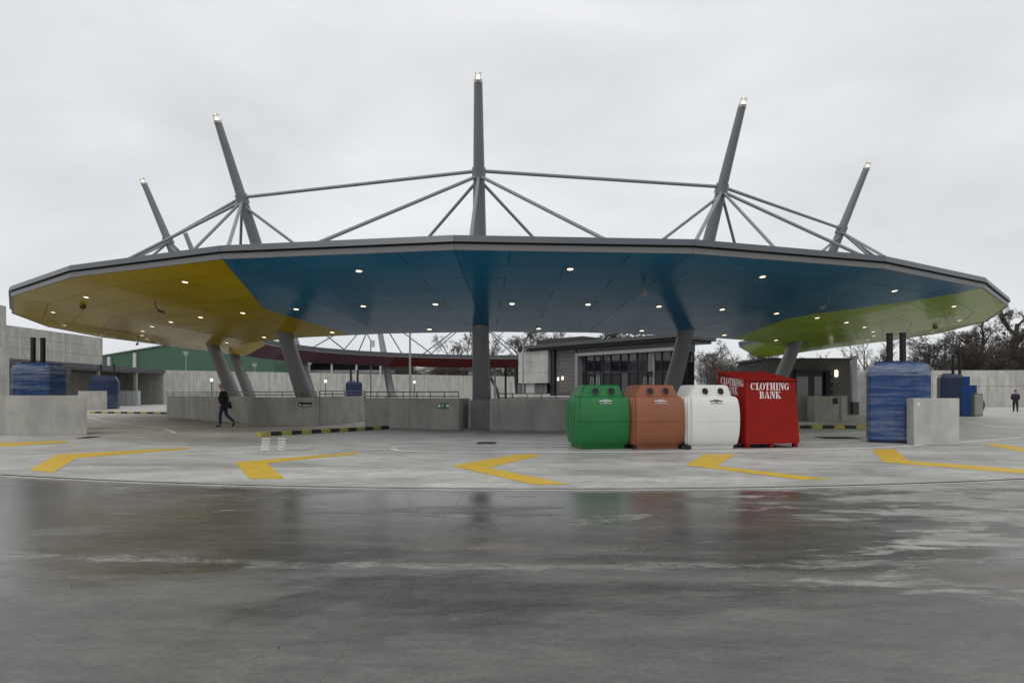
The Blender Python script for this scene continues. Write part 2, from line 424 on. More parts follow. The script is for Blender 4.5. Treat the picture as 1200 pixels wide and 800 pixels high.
        bs = 0.22
    else:
        damp = noise(0.22, (0.5, 1.6, 1), 6, 0.6, 0.05, 0.5)
        mxc = N.new('ShaderNodeMix'); mxc.data_type = 'RGBA'
        mxc.inputs[6].default_value = (0.34, 0.333, 0.31, 1); mxc.inputs[7].default_value = (0.46, 0.45, 0.415, 1)
        L.new(rng(damp, 0.38, 0.6, 0, 1), mxc.inputs[0])
        L.new(mxc.outputs[2], vm.inputs[0])
        L.new(rng(damp, 0.38, 0.6, 0.42, 0.75), b.inputs['Roughness'])
        bs = 0.15
    L.new(tone, vm.inputs['Scale']); L.new(vm.outputs['Vector'], b.inputs['Base Color'])
    if wet:
        scr = noise(2.2, (0.22, 3.2, 1), 6, 0.72, -0.75, 0.5)
        tone = op('MULTIPLY', tone, rng(scr, 0.3, 0.7, 0.86, 1.14))
    bp = N.new('ShaderNodeBump'); bp.inputs['Strength'].default_value = bs; bp.inputs['Distance'].default_value = 0.012
    L.new(op('ADD', brush, op('MULTIPLY', fine, 0.35)), bp.inputs['Height']); L.new(bp.outputs['Normal'], b.inputs['Normal'])
    return m
M['wet'] = ground_mat('wet_brushed_concrete', True)
M['dry'] = ground_mat('dry_brushed_concrete', False)

# ------------------------------------------------------------------ ground, yard slabs, drain, road
def arc(r, a):  return (DX + r * sin(a), DY - r * cos(a))
A0 = 0.82
g = MB(); g.add([(-900, -300, 0), (900, -300, 0), (900, 1500, 0), (-900, 1500, 0)], [(0, 1, 2, 3)])
tag(g.build('ground', M['grass'], loc=(0, 0, -0.08)), kind='structure')
ap = [arc(DR, -A0 + 2 * A0 * i / 60) for i in range(61)]
poly = ap + [(160, ap[-1][1]), (160, 175), (-160, 175), (-160, ap[0][1])]
rd = MB(); rd.add([(x, y, 0) for x, y in poly], [tuple(range(len(poly)))])
road = tag(rd.build('road', M['dry']), kind='structure')
yb = MB(); n = 60
vsx = [(*arc(DR + 0.26, -A0 + 2 * A0 * i / n), 0) for i in range(n + 1)] + [(*arc(DR + 24, -A0 + 2 * A0 * i / n), 0) for i in range(n + 1)]
yb.add(vsx, [(n + 1 + i, n + 2 + i, i + 1, i) for i in range(n)])
yard = tag(yb.build('yard', M['silt'], loc=(0, 0, -0.0035)), kind='structure')
JR = DR + 4.45
bands = [(DR + 0.262, JR - 0.008), (JR + 0.008, JR + 5.2), (JR + 5.23, DR + 23.9)]
for bi, (r0, r1) in enumerate(bands):
    rm = (r0 + r1) / 2; step = 9.5 / (DR + 5); a = -A0 + 0.006 + (0.0 if bi != 1 else 0.0)
    off = (-0.045 - (-A0)) % step
    cuts = [-A0 + off + step * i for i in range(-1, 40)]
    cuts = [c for c in cuts if -A0 < c < A0]
    cuts = [-A0] + cuts + [A0]
    for c0, c1 in zip(cuts, cuts[1:]):
        if c1 - c0 < 0.02: continue
        gp_ = 0.003 / rm
        k = 10; s = MB()
        top = [arc(r0, c0 + gp_ + (c1 - c0 - 2 * gp_) * i / k) for i in range(k + 1)]
        bot = [arc(r1, c0 + gp_ + (c1 - c0 - 2 * gp_) * i / k) for i in range(k + 1)]
        ring = bot + top[::-1]
        s.prism(ring, -0.1, 0.0035)
        s.build('slab', M['wet'], yard)

# slot drain following the edge of the wet apron
dr = thing('drain_channel', 'long curved slot drain between the wet apron and the dry road', 'drain', (DX, DY - DR, 0))
def ringstrip(mb, r0, r1, z0, z1, a0=-A0, a1=A0, n=80):
    for i in range(n):
        b0, b1 = a0 + (a1 - a0) * i / n, a0 + (a1 - a0) * (i + 1) / n
        q = [arc(r1, b0), arc(r1, b1), arc(r0, b1), arc(r0, b0)]
        mb.prism([(x - DX, y - DY + DR) for x, y in q], z0, z1)
e = MB(); ringstrip(e, DR + 0.003, DR + 0.055, -0.1, 0.010); e.build('edging', M['conc'], dr)
e = MB(); ringstrip(e, DR + 0.175, DR + 0.255, -0.1, 0.011); e.build('edging', M['conc_pale'], dr)
e = MB(); ringstrip(e, DR + 0.055, DR + 0.175, -0.1, -0.03); e.build('channel', M['black'], dr)
e = MB()
nb = 900
for i in range(nb):
    a = -0.34 + 0.68 * i / nb
    q = [arc(DR + 0.172, a), arc(DR + 0.172, a + 0.0003), arc(DR + 0.058, a + 0.0003), arc(DR + 0.058, a)]
    e.prism([(x - DX, y - DY + DR) for x, y in q], -0.03, 0.004)
o = e.build('grating', M['iron'], dr); o['kind'] = 'stuff'

gr = MB(); rg_ = random.Random(4)
for i in range(420):
    y = 3.2 + 7.5 * rg_.random() ** 0.7; x = rg_.uniform(-0.9, 0.9) * y; r = rg_.uniform(0.0015, 0.004) * (2.2 if rg_.random() < 0.06 else 1)
    c = Vector((x, y, 0.004 + r * 0.3)); a = rg_.uniform(0, 6.28)
    vs_ = [c + Vector((r * cos(a + k * 2.09) * rg_.uniform(.7, 1.6), r * sin(a + k * 2.09) * rg_.uniform(.7, 1.4), -r * 0.4)) for k in range(3)] + [c + Vector((0, 0, r * 0.7))]
    gr.add(vs_, [(0, 1, 3), (1, 2, 3), (2, 0, 3)])
tag(gr.build('grit', mat('dark_grit', (0.03, 0.027, 0.024), 0.8)), 'scattered dark grit and crumbs on the wet concrete apron', 'grit', None, 'stuff')
def flat(name, pts, m, z=0.004, parent=None):
    b = MB()
    a = sum(pts[i][0] * pts[(i + 1) % len(pts)][1] - pts[(i + 1) % len(pts)][0] * pts[i][1] for i in range(len(pts)))
    if a < 0: pts = pts[::-1]
    b.add([(p[0], p[1], 0) for p in pts], [tuple(range(len(pts)))])
    return b.build(name, m, parent, (0, 0, z))
chev = [
    [(34, 551), (66, 532.5), (221, 524.3), (221, 526), (90, 536.5), (62, 553.5)],
    [(-60, 525), (-20, 519), (80, 516.2), (78, 518.3), (5, 523)],
    [(276, 541.5), (419, 529.5), (421, 531.5), (313, 542.5), (334, 561), (292, 560.5)],
    [(528.6, 545.7), (608, 532), (638, 532.3), (572.5, 548), (668, 567.3), (625, 567.5)],
    [(803, 545), (826, 532), (862, 532), (840.5, 545.8), (976, 561.5), (939, 561.8)],
    [(1022, 526), (1048, 526), (1065.5, 540), (1290, 556), (1290, 562), (1035.5, 541.5)],
    [(1152.5, 520.6), (1171, 520), (1300, 540), (1300, 549)],
]
for c in chev: flat('yellow_chevron', [G(*p)[:2] for p in c], M['yellow_paint'], 0.004, road)
def line(px, wd=0.11, m='white_paint', name='white_line', z=0.008):
    pts = [G(*p) for p in px]
    # resample with a Catmull-Rom spline on the ground
    fine = []
    for i in range(len(pts) - 1):
        p0, p1, p2, p3 = pts[max(i - 1, 0)], pts[i], pts[i + 1], pts[min(i + 2, len(pts) - 1)]
        for k in range(6):
            t = k / 6
            fine.append(0.5 * ((2 * p1) + (p2 - p0) * t + (2 * p0 - 5 * p1 + 4 * p2 - p3) * t * t + (3 * p1 - p0 - 3 * p2 + p3) * t ** 3))
    fine.append(pts[-1])
    L_, R_ = [], []
    for i, p in enumerate(fine):
        d = (fine[min(i + 1, len(fine) - 1)] - fine[max(i - 1, 0)]).normalized(); nn = Vector((-d.y, d.x, 0)) * wd / 2
        L_.append(p + nn); R_.append(p - nn)
    b = MB(); k = len(fine)
    b.add([(*p[:2], 0) for p in R_] + [(*p[:2], 0) for p in L_], [(i, i + 1, k + i + 1, k + i) for i in range(k - 1)])
    return b.build(name, M[m], road, (0, 0, z))
line([(459, 525.5), (468, 527.8), (500, 529.3), (600, 529.9), (760, 529.6), (900, 528.2), (1020, 524.8), (1110, 519.5), (1200, 512.5)], 0.16)
line([(459, 525), (475, 523.3), (520, 522.6), (600, 522.9), (662, 523.4), (760, 523.2), (940, 520), (1018, 516)], 0.13, z=0.0125)
line([(500, 514.5), (580, 514.6), (662, 514.2)], 0.1, z=0.017)
for a, b in (((331, 525.6), (361, 525.8)), ((367, 527.2), (401, 527.2)), ((414, 527.4), (455, 526.6))): line([a, ((a[0] + b[0]) / 2, (a[1] + b[1]) / 2), b], 0.16)
for x0, x1, xs in ((307, 317, -0.14), (326, 335, -0.06)):
    for k in range(5):
        y = 513.4 + k * 3.0
        dx = xs * (y - 513)
        flat('give_way_bar', [G(x0 + dx, y)[:2], G(x1 + dx, y)[:2], G(x1 + dx, y + 2.0)[:2], G(x0 + dx, y + 2.0)[:2]], M['white_paint'], 0.008, road)
line([(104, 489), (125, 494), (160, 498), (190, 502), (206, 507.5)], 0.14)
line([(940, 508.2), (985, 507.5), (1018, 505.5)], 0.13)
line([(1126, 493), (1150, 497), (1176, 501), (1200, 502.5)], 0.16)
line([(1126, 505), (1160, 504.5), (1200, 503.8)], 0.12, z=0.0125)
def cover(label, x0, x1, y0, y1):
    a, b = G(x0, y1), G(x1, y0)
    t = thing('drain_cover', label, 'drain cover', ((a.x + b.x) / 2, a.y, 0), 0, 'iron covers set in the road')
    wx, dy = (b.x - a.x) / 2, G(x0, y0).y - a.y
    MB().box(-wx, wx, 0, dy, -0.05, 0.006).build('frame', M['iron'], t)
    for k in range(8):
        x = -wx + 0.04 + k * (2 * wx - 0.08) / 8
        MB().box(x, x + (2 * wx - 0.08) / 16, 0.05, dy - 0.05, 0.006, 0.016).build('bar', M['black'], t)
cover('dark iron gully cover in the road left of the green bottle bank', 558, 582, 517.8, 520)
cover('dark iron cover beside the big pale block wall at left', 88, 120, 511.5, 513.3)
cover('small iron cover in the shade right of the clothing bank', 968, 996, 511.8, 514)

# ------------------------------------------------------------------ the ring canopy
S = 1.4                                   # metres per fitted unit
CX, CY = -0.16 * S, 32.67 * S
D = 2 * pi / 26
T0 = -0.0526
RO, ZO = 20.46 * S, EYE + 2.834 * S       # outer corner, underside
RB, ZB = 13.45 * S, EYE + 1.90 * S        # belly line where the soffit is lowest
RI, ZI = 12.4 * S, EYE + 2.50 * S         # rim of the central opening
K0, K1 = -13, 7                           # corners of the open ring
CADJ = {0: 0.005, 1: -0.002, -2: -0.003, 3: 0.0025}
def caz(k): return T0 + k * D + CADJ.get(k, 0.0)
def pol(r, az, z): return Vector((r * sin(az), -r * cos(az), z))   # relative to the ring's centre, az 0 towards the camera
can = thing('ring_canopy', 'large open ring canopy with coloured glossy underside and leaning steel masts', 'canopy', (CX, CY, 0))

def soff_z(r): return ZO + (ZB - ZO) * (RO - r) / (RO - RB)
def lerp_tab(tab, r):
    if r >= tab[0][0]: return tab[0][1]
    for (r0, a0), (r1, a1) in zip(tab, tab[1:]):
        if r >= r1: return a0 + (a1 - a0) * (r0 - r) / (r0 - r1)
    return tab[-1][1]
def straight(tab):
    # straight border lines on the underside, sampled densely by radius
    res = []
    for (r0, a0), (r1, a1) in zip(tab, tab[1:]):
        p, q = Vector((r0 * sin(a0), -r0 * cos(a0))), Vector((r1 * sin(a1), -r1 * cos(a1)))
        for i in range(12):
            v = p.lerp(q, i / 12); res.append((v.length, math.atan2(v.x, -v.y)))
    res.append(tab[-1]); return res
BL = straight([(20.47 * S, caz(-1)), (16.85 * S, -0.415), (13.3 * S, -0.385)])
BR = straight([(20.47 * S, caz(3)), (19.1 * S, 0.667), (16.5 * S, 0.55), (13.3 * S, 0.635)])
def colour_at(az, r):
    if az < -2.37: return 's_red'
    if az < -1.52: return 's_purple'
    if az < lerp_tab(BL, r): return 's_yellow'
    if az < lerp_tab(BR, r): return 's_blue'
    return 's_green'
ROWS = 8
def sector_panels(k):
    """planks of one facet of the underside, as (loop of four points, material)"""
    a0, a1 = caz(k), caz(k + 1); am = (a0 + a1) / 2; h = (a1 - a0) / 2
    e = Vector((cos(am), sin(am), 0)); rdl = Vector((sin(am), -cos(am), 0))
    ao, ai = RO * cos(h), RB * cos(h)
    res = []; G2 = 0.009
    for j in range(ROWS):
        o_, i_ = ao - (ao - ai) * j / ROWS - G2, ao - (ao - ai) * (j + 1) / ROWS + G2
        wo, wi = o_ * math.tan(h) - G2, i_ * math.tan(h) - G2
        cuts = []
        tab = BL if k == -2 else BR if k == 2 else None
        if tab:
            so = o_ * math.tan(lerp_tab(tab, o_ / cos(h)) - am); si = i_ * math.tan(lerp_tab(tab, i_ / cos(h)) - am)
            cuts.append((max(-wo, min(wo, so)), max(-wi, min(wi, si)), 1))
        s = -12 + (1.7 if j % 2 else 0.0) + (k * 0.9) % 1.1
        while s < 12:
            if -wi - 0.0 < s < wi and min(wi - s, s + wi) > 0.35 and not any(abs(s - (c[0] + c[1]) / 2) < 0.8 for c in cuts if c[2]):
                cuts.append((s, s, 0))
            s += 3.4
        cuts.sort(key=lambda c: c[0] + c[1])
        edges = [(-wo - G2, -wi - G2)] + [c[:2] for c in cuts] + [(wo + G2, wi + G2)]
        for (lo, li), (ro, ri) in zip(edges, edges[1:]):
            lo, li, ro, ri = lo + G2, li + G2, ro - G2, ri - G2
            if ro - lo < 0.02 and ri - li < 0.02: continue
            ro = max(ro, lo + 0.002); ri = max(ri, li + 0.002)
            def pt(a, s):
                z = ZO + (ZB - ZO) * (ao - a) / (ao - ai)
                return rdl * a + e * s + Vector((0, 0, z))
            q = [pt(o_, lo), pt(o_, ro), pt(i_, ri), pt(i_, li)]
            c = (q[0] + q[1] + q[2] + q[3]) / 4
            azc = math.atan2(c.x, -c.y); rc = math.hypot(c.x, c.y) 
            if k < -12 and azc > 0: azc -= 2 * pi
            res.append((q, colour_at(azc, rc)))
    return res
def panel_mesh(mb, q, th=0.05, mi=0):
    up = Vector((0, 0, th))
    b = list(q); t = [p + up for p in q]
    mb.add(b + t, [(0, 1, 2, 3), (7, 6, 5, 4), (0, 4, 5, 1), (1, 5, 6, 2), (2, 6, 7, 3), (3, 7, 4, 0)], mi)
far = MB(); fm = ['s_red', 's_purple', 's_yellow']
for k in range(K0, K1):
    for q, cm in sector_panels(k):
        if k >= -8:
            # panel loop is clockwise from below or above depending on side; normals fixed afterwards
            b = MB(); panel_mesh(b, q); b.build('soffit_panel', M[cm], can)
        else: panel_mesh(far, q, 0.05, fm.index(cm))
o = far.build('soffit_panel', [M[c] for c in fm], can); o['kind'] = 'stuff'
# inner slope rising to the rim of the opening, one panel per facet
for k in range(K0, K1):
    a0, a1 = caz(k), caz(k + 1); am = (a0 + a1) / 2
    if am < -pi: am += 0
    g0 = 0.012 / RB
    q = [pol(RB - 0.01, a0 + g0, ZB), pol(RB - 0.01, a1 - g0, ZB), pol(RI, a1 - g0, ZI), pol(RI, a0 + g0, ZI)]
    b = MB(); panel_mesh(b, q, 0.05); b.build('inner_soffit_panel', M[colour_at(am, RB)], can)
# dark carcass above the panels, roof deck
car = MB(); dk = MB()
for k in range(K0, K1):
    a0, a1 = caz(k), caz(k + 1)
    u = Vector((0, 0, 0.045))
    r1_, r2_ = RO - 0.06, RI + 0.06
    car.add([pol(r1_, a0, ZO) + u, pol(r1_, a1, ZO) + u, pol(RB, a1, ZB) + u, pol(RB, a0, ZB) + u, pol(r2_, a1, ZI) + u, pol(r2_, a0, ZI) + u], [(0, 1, 2, 3), (3, 2, 4, 5)])
    dk.add([pol(RO + 0.03, a0, ZO + 0.36), pol(RO + 0.03, a1, ZO + 0.36), pol(RI - 0.03, a1, ZI + 0.36), pol(RI - 0.03, a0, ZI + 0.36)], [(0, 1, 2, 3)])
car.build('soffit_carcass', M['black'], can); dk.build('roof_deck', M['roofing'], can)
# end walls of the open ring
for a in (caz(K0), caz(K1)):
    b = MB(); t = 0.03 if a > 0 else -0.03
    prof = [(RO, ZO), (RO, ZO + 0.355), (RI, ZI + 0.355), (RI, ZI), (RB, ZB)]
    p0 = [pol(r, a + t / RB * 0.2, z) for r, z in prof]; p1 = [pol(r, a + t / RB * 1.5, z) for r, z in prof]
    b.add(p0 + p1, [(0, 1, 2, 3, 4), (9, 8, 7, 6, 5)] + [(i, i + 5, (i + 1) % 5 + 5, (i + 1) % 5) for i in range(5)])
    b.build('end_fascia', M['trim'], can)
# fascia: lower band, shadow gap, projecting roof trim -- one length per facet
def band(k, r_in, r_out, z0, z1, r_in1=None, r_out1=None, gap=0.006):
    a0, a1 = caz(k) + gap / r_out, caz(k + 1) - gap / r_out
    r_in1 = r_in if r_in1 is None else r_in1; r_out1 = r_out if r_out1 is None else r_out1
    b = MB(); b.hexa([pol(r_out, a0, z0), pol(r_out, a1, z0), pol(r_in, a1, z0), pol(r_in, a0, z0)],
                     [pol(r_out1, a0, z1), pol(r_out1, a1, z1), pol(r_in1, a1, z1), pol(r_in1, a0, z1)])
    return b
for k in range(K0, K1):
    band(k, RO - 0.05, RO + 0.02, ZO - 0.025, ZO + 0.135).build('fascia_panel', M['fascia'], can)
    band(k, RO - 0.06, RO - 0.02, ZO + 0.135, ZO + 0.185, gap=0).build('shadow_gap', M['black'], can)
    band(k, RO - 0.06, RO + 0.10, ZO + 0.185, ZO + 0.37, RO - 0.06, RO + 0.05).build('roof_trim', M['trim'], can)
    band(k, RI - 0.02, RI + 0.05, ZI - 0.02, ZI + 0.14).build('rim_fascia', M['fascia'], can)
    band(k, RI - 0.07, RI + 0.05, ZI + 0.16, ZI + 0.38).build('rim_trim', M['trim'], can)
# downlights: one outer, two middle, one inner per facet
def dl_mesh():
    b = MB()
    n = 16
    b.lathe([(0.09, 0.0), (0.09, -0.014), (0.115, -0.014), (0.125, 0.02)], n, caps=False)
    return b.mesh('lamp_ring', M['chrome']), MB().lathe([(0.001, -0.008), (0.086, -0.008), (0.086, 0.01), (0.001, 0.01)], n).mesh('lamp_glow', M['lamp'])
ring_me, glow_me = dl_mesh()
for k in range(-8, K1):
    am = (caz(k) + caz(k + 1)) / 2; h = D / 2
    for r, da in ((19.25 * S, 0.004), (16.55 * S, -0.06), (16.55 * S, 0.06), (13.85 * S, 0.0)):
        af = r * cos(da); ao, ai = RO * cos(h), RB * cos(h)
        z = ZO + (ZB - ZO) * (ao - af) / (ao - ai)
        d = link('downlight', ring_me, can, pol(r, am + da, z - 0.004))
        sl = math.atan2(ZO - ZB, RO - RB)
        d.rotation_mode = 'XYZ'
        q = Matrix.Rotation(am + da, 3, 'Z') @ Matrix.Rotation(-sl, 3, 'X')
        d.rotation_euler = q.to_euler()
        link('glow', glow_me, d)
# masts and their stays
RT, ZT, TA = 16.515 * S, EYE + 8.266 * S, 0.3895
ZN = EYE + 6.037 * S
MAZ = {k: -0.0605 + k * 2 * D for k in range(-6, 4)}
MAZ[3] += 0.03; MAZ[-1] -= 0.009; MAZ[1] -= 0.006; MAZ[0] += 0.001
def mast_pt(k, z, ang=0.0):
    az = MAZ[k] + (0.016 * max(0, (z - 1.2) / (ZT - 1.2)) if k == 0 else 0)
    return pol(RT + TA * (z - ZT), az + ang, z)
for k in range(-6, 4):
    p0, p1 = mast_pt(k, 0.9), mast_pt(k, ZT - 0.25)
    b = MB(); r0, r1 = 0.40, 0.165
    zs = [1.18, 4.0, 8.0, ZT - 0.25]
    rings = []
    for z in zs:
        t = (z - 0.9) / (ZT - 1.15); r = 0.415 + (0.155 - 0.415) * t; c = mast_pt(k, z)
        rings.append([c + Vector((r * cos(2 * pi * i / 20), r * sin(2 * pi * i / 20), 0)) for i in range(20)])
    b.loft(rings)
    mm = b.build('mast', M['steel'], can, smooth=math.radians(40))
    tip = mast_pt(k, ZT - 0.25); dirv = (mast_pt(k, ZT) - mast_pt(k, ZT - 1)).normalized()
    c = MB(); c.tube(tip, tip + dirv * 0.10, 0.165, 0.165, 16); c.tube(tip + dirv * 0.30, tip + dirv * 0.34, 0.13, 0.11, 16)
    for i in range(4):
        q = dirv.orthogonal().normalized(); q.rotate(Matrix.Rotation(i * pi / 2, 3, dirv))
        c.tube(tip + dirv * 0.1 + q * 0.13, tip + dirv * 0.34 + q * 0.11, 0.012, 0.012, 6)
    c.build('lamp_cage', M['chrome'], mm)
    l = MB(); l.tube(tip + dirv * 0.12, tip + dirv * 0.24, 0.055, 0.05, 12); l.build('lamp', M['lamp'], mm, smooth=math.radians(40))
    # weld ring at the stay node
    nd = mast_pt(k, ZN)
    c = MB(); c.tube(nd - dirv * 0.22, nd + dirv * 0.18, 0.262, 0.258, 18); c.build('node_collar', M['steel'], mm, smooth=math.radians(40))
    b = MB(); pb = mast_pt(k, 1.25) ; 
    ca, sa = cos(MAZ[k]), sin(MAZ[k])
    sq = [(-0.44, -0.50), (0.44, -0.50), (0.44, 0.50), (-0.44, 0.50)]
    base = pol(math.hypot(pb.x, pb.y) - 0.03, MAZ[k], 0)
    loop = [(base.x + ca * x - sa * y, base.y + sa * x + ca * y) for x, y in sq]
    b.prism(loop, 0, 1.22); b.build('pedestal', M['conc'], can)
    def roof_z(r): return ZI + 0.36 + (ZO - ZI) * (r - RI) / (RO - RI)
    def stay(ang, r, rad=0.066, dz=-0.12):
        a = MAZ[k] + ang
        b = MB(); q = pol(r, a, roof_z(r)); st = nd + Vector((0, 0, dz)) + (q - nd).normalized() * 0.16
        b.tube(st, q, rad, rad, 10); b.build('stay', M['strut'], can, smooth=math.radians(40))
    for s_ in (-1, 1):
        stay(0.205 * s_, 27.0); stay(0.25 * s_, 19.4, 0.062, -0.25)
    stay(0.012, 25.6, 0.062, -0.1)
for k in range(-6, 3):
    a, b_ = mast_pt(k, ZN + 0.05), mast_pt(k + 1, ZN + 0.05)
    b = MB(); b.tube(a, b_, 0.068, 0.068, 10); b.build('ring_tie', M['strut'], can, smooth=math.radians(40))

# things hanging from the underside
def soffit_pt(x, y):
    k1, k2 = (x - 600) / F, (HOR - y) / F
    lo, hi = 10.0, 60.0
    for _ in range(50):
        Y = (lo + hi) / 2; r = math.hypot(k1 * Y - CX, Y - CY)
        # sight line is above the underside -> hit already
        if EYE + k2 * Y > soff_z(r): hi = Y
        else: lo = Y
    return Vector((k1 * lo, lo, EYE + k2 * lo))
def speaker(label, x, y):
    p = soffit_pt(x, y)
    t = thing('hanging_speaker', label, 'loudspeaker', p, 0, 'fittings hanging below the canopy')
    b = MB(); b.tube((0, 0, 0.02), (0, 0, -0.12), 0.02, 0.02, 8); b.build('stem', M['alu'], t)
    b = MB(); b.lathe([(0.13, -0.34), (0.12, -0.3), (0.05, -0.16), (0.03, -0.12)], 16); b.build('horn', mat('cream_plastic', (0.42, 0.38, 0.32), 0.5), t, smooth=math.radians(40))
speaker('cream cone loudspeaker hanging under the blue part of the canopy', 755, 334)
def cctv(label, x, y, rz, m='alu', ln=0.30):
    p = soffit_pt(x, y)
    t = thing('security_camera', label, 'security camera', p, rz, 'cameras hanging below the canopy')
    b = MB(); b.tube((0, 0, 0.03), (0, 0, -0.28), 0.025, 0.025, 8); b.tube((0, 0, -0.28), (0.16, 0, -0.38), 0.022, 0.022, 8); b.build('bracket', M[m], t)
    b = MB(); b.hexa([(0.10, -0.06, -0.50), (0.10 + ln, -0.06, -0.58), (0.10 + ln, 0.06, -0.58), (0.10, 0.06, -0.50)], [(0.10, -0.06, -0.37), (0.10 + ln, -0.06, -0.45), (0.10 + ln, 0.06, -0.45), (0.10, 0.06, -0.37)]); b.build('housing', M[m], t)
    b = MB(); b.tube((0.10 + ln, 0, -0.515), (0.13 + ln, 0, -0.52), 0.04, 0.04, 10); b.build('lens', M['black'], t)
    t.scale = (0.72, 0.72, 0.72)
cctv('white security camera hanging from the blue canopy near the green edge', 971, 349, 2.6, 'alu')
cctv('dark security camera hanging under the yellow canopy, middle of its width', 182, 354, 0.6, 'grey_clad')
cctv('dark security camera below the far rim of the yellow canopy', 162, 396, 2.4, 'anthracite')
def sensor(label, x, y):
    p = soffit_pt(x, y)
    t = thing('sensor_box', label, 'sensor', p)
    MB().box(-0.16, 0.16, -0.12, 0.12, -0.22, 0.01).build('housing', mat('brown_box', (0.13, 0.09, 0.03), 0.6), t, bevel=0.02)
    MB().lathe([(0.05, -0.26), (0.08, -0.22)], 10).build('lens', M['black'], t)
    t.scale = (0.6, 0.6, 0.6)
sensor('small brown sensor box under the left end of the yellow canopy', 97, 358)
sensor('small brown sensor box under the right end of the green canopy', 1096, 382)

# ------------------------------------------------------------------ parapet walls under the ring
def parapet(label, pts, h, th=0.32, m='conc', name='parapet_wall', cat='wall', group='low concrete walls around the ring', parts=None):
    """pts: ground polyline (front face), thickness goes away from the camera"""
    c = pts[0]
    t = thing(name, label, cat, (c[0], c[1], 0), 0, group)
    L_ = [Vector((p[0] - c[0], p[1] - c[1])) for p in pts]
    for a, b in zip(L_, L_[1:]):
        d = (b - a); ln = d.length; d.normalize(); nn = Vector((-d.y, d.x))
        if nn.y < 0 and abs(nn.y) > 0.2: nn = -nn
        nseg = max(1, round(ln / 3.2))
        for i in range(nseg):
            q0, q1 = a + d * (ln * i / nseg + 0.006), a + d * (ln * (i + 1) / nseg - 0.006)
            bb = MB(); bb.prism([tuple(q0), tuple(q1), tuple(q1 + nn * th), tuple(q0 + nn * th)], 0, h)
            bb.build('wall_panel', M[m], t, bevel=0.018)
    return t
def gxy(x, y): q = G(x, y); return (q.x, q.y)
w1 = [gxy(195, 488.5), gxy(292, 496.5)]
parapet('low concrete wall behind the walking person, left end of the row', w1, 1.36)
w2 = [gxy(292, 498.3), gxy(371, 498.8)]
parapet('low concrete wall with the small black plate, below the leaning mast', w2, 1.33)
w3 = [(w2[1][0] + 0.04, w2[1][1] + 0.33), gxy(429, 493.6)]
parapet('recessed low concrete wall in shade behind the striped kerb', w3, 1.36)
w4 = [gxy(427, 500.3), gxy(537.5, 504)]
parapet('low concrete wall carrying the small green sign', w4, 1.30)
w5 = [gxy(584, 504.3), gxy(668, 504.8), gxy(760, 503.5)]
parapet('low concrete wall between the central column and the green bottle bank', w5, 1.29)
rr = thing('return_wall', 'short concrete return wall left of the central column', 'wall', (w4[1][0], w4[1][1], 0), 0, 'short return walls beside the central column')
MB().prism([(0.005, 0.02), (0.3, 2.6), (0.0, 2.6), (-0.3, 0.34)], 0, 1.29).build('wall_panel', M['conc'], rr)
rr = thing('return_wall', 'short concrete return wall right of the central column', 'wall', (w5[0][0], w5[0][1], 0), 0, 'short return walls beside the central column')
MB().prism([(-0.35, 0.0), (-0.01, 0.0), (-0.01, 2.6), (-0.35, 2.6)], 0, 1.285).build('wall_panel', M['conc'], rr)
w6 = [gxy(955, 494.0), gxy(983.5, 494.0)]
parapet('pale concrete block with a small black box in front of the dark kiosk', w6, 1.36, 0.9, 'conc')
parapet('shaded low concrete wall behind the clothing bank', [gxy(880, 492.0), gxy(953, 492.4)], 1.36)
bx = thing('switch_box', 'small black box on the pale block before the kiosk', 'switch box', (X_at(979.5, 33.15), 33.15, 0.95))
MB().box(-0.11, 0.11, 0, 0.05, 0, 0.32).build('housing', M['anthracite'], bx, bevel=0.012)
MB().box(-0.06, 0.06, -0.012, 0, 0.08, 0.22).build('cover', M['black'], bx)
bo = thing('post', 'pale concrete post beside the block before the kiosk', 'post', (X_at(987.5, 34.2), 34.2, 0))
MB().box(-0.17, 0.17, -0.17, 0.17, 0, 1.35).build('shaft', M['conc_pale'], bo, bevel=0.02)
MB().box(-0.19, 0.19, -0.19, 0.19, 1.35, 1.39).build('cap', M['conc_pale'], bo)

def railing(label, a, b, z, h, n, m='strut', rails=(1.0, 0.45)):
    d = Vector((b[0] - a[0], b[1] - a[1], 0)); ln = d.length
    t = thing('guard_railing', label, 'railing', (a[0], a[1], z), math.atan2(d.y, d.x), 'railings on the low walls')
    for q in rails:
        bb = MB(); bb.tube((0, 0, h * q), (ln, 0, h * q), 0.022, 0.022, 8); bb.build('rail', M[m], t)
    for i in range(n + 1):
        bb = MB(); bb.tube((ln * i / n, 0, 0), (ln * i / n, 0, h), 0.02, 0.02, 8); bb.build('post', M[m], t)
def sh(p, dy=0.22): return (p[0] * (1 + dy / p[1]), p[1] + dy)
railing('thin steel railing on the wall behind the walking person', sh(w1[0]), sh(w1[1]), 1.36, 0.22, 9)
railing('thin steel railing over the wall with the black plate', sh(w2[0]), sh(w2[1]), 1.33, 0.25, 4)
railing('thin dark railing over the recessed wall behind the striped kerb', sh(w3[0]), sh(w3[1]), 1.36, 0.26, 4, 'grey_clad')
railing('thin dark railing above the wall with the green sign', sh(w4[0], 2.2), sh(w4[1], 2.6), 1.2, 0.38, 7, 'grey_clad')
railing('thin dark railing right of the central column', sh(w5[0], 2.9), sh(w5[1], 2.9), 1.16, 0.34, 5, 'grey_clad')

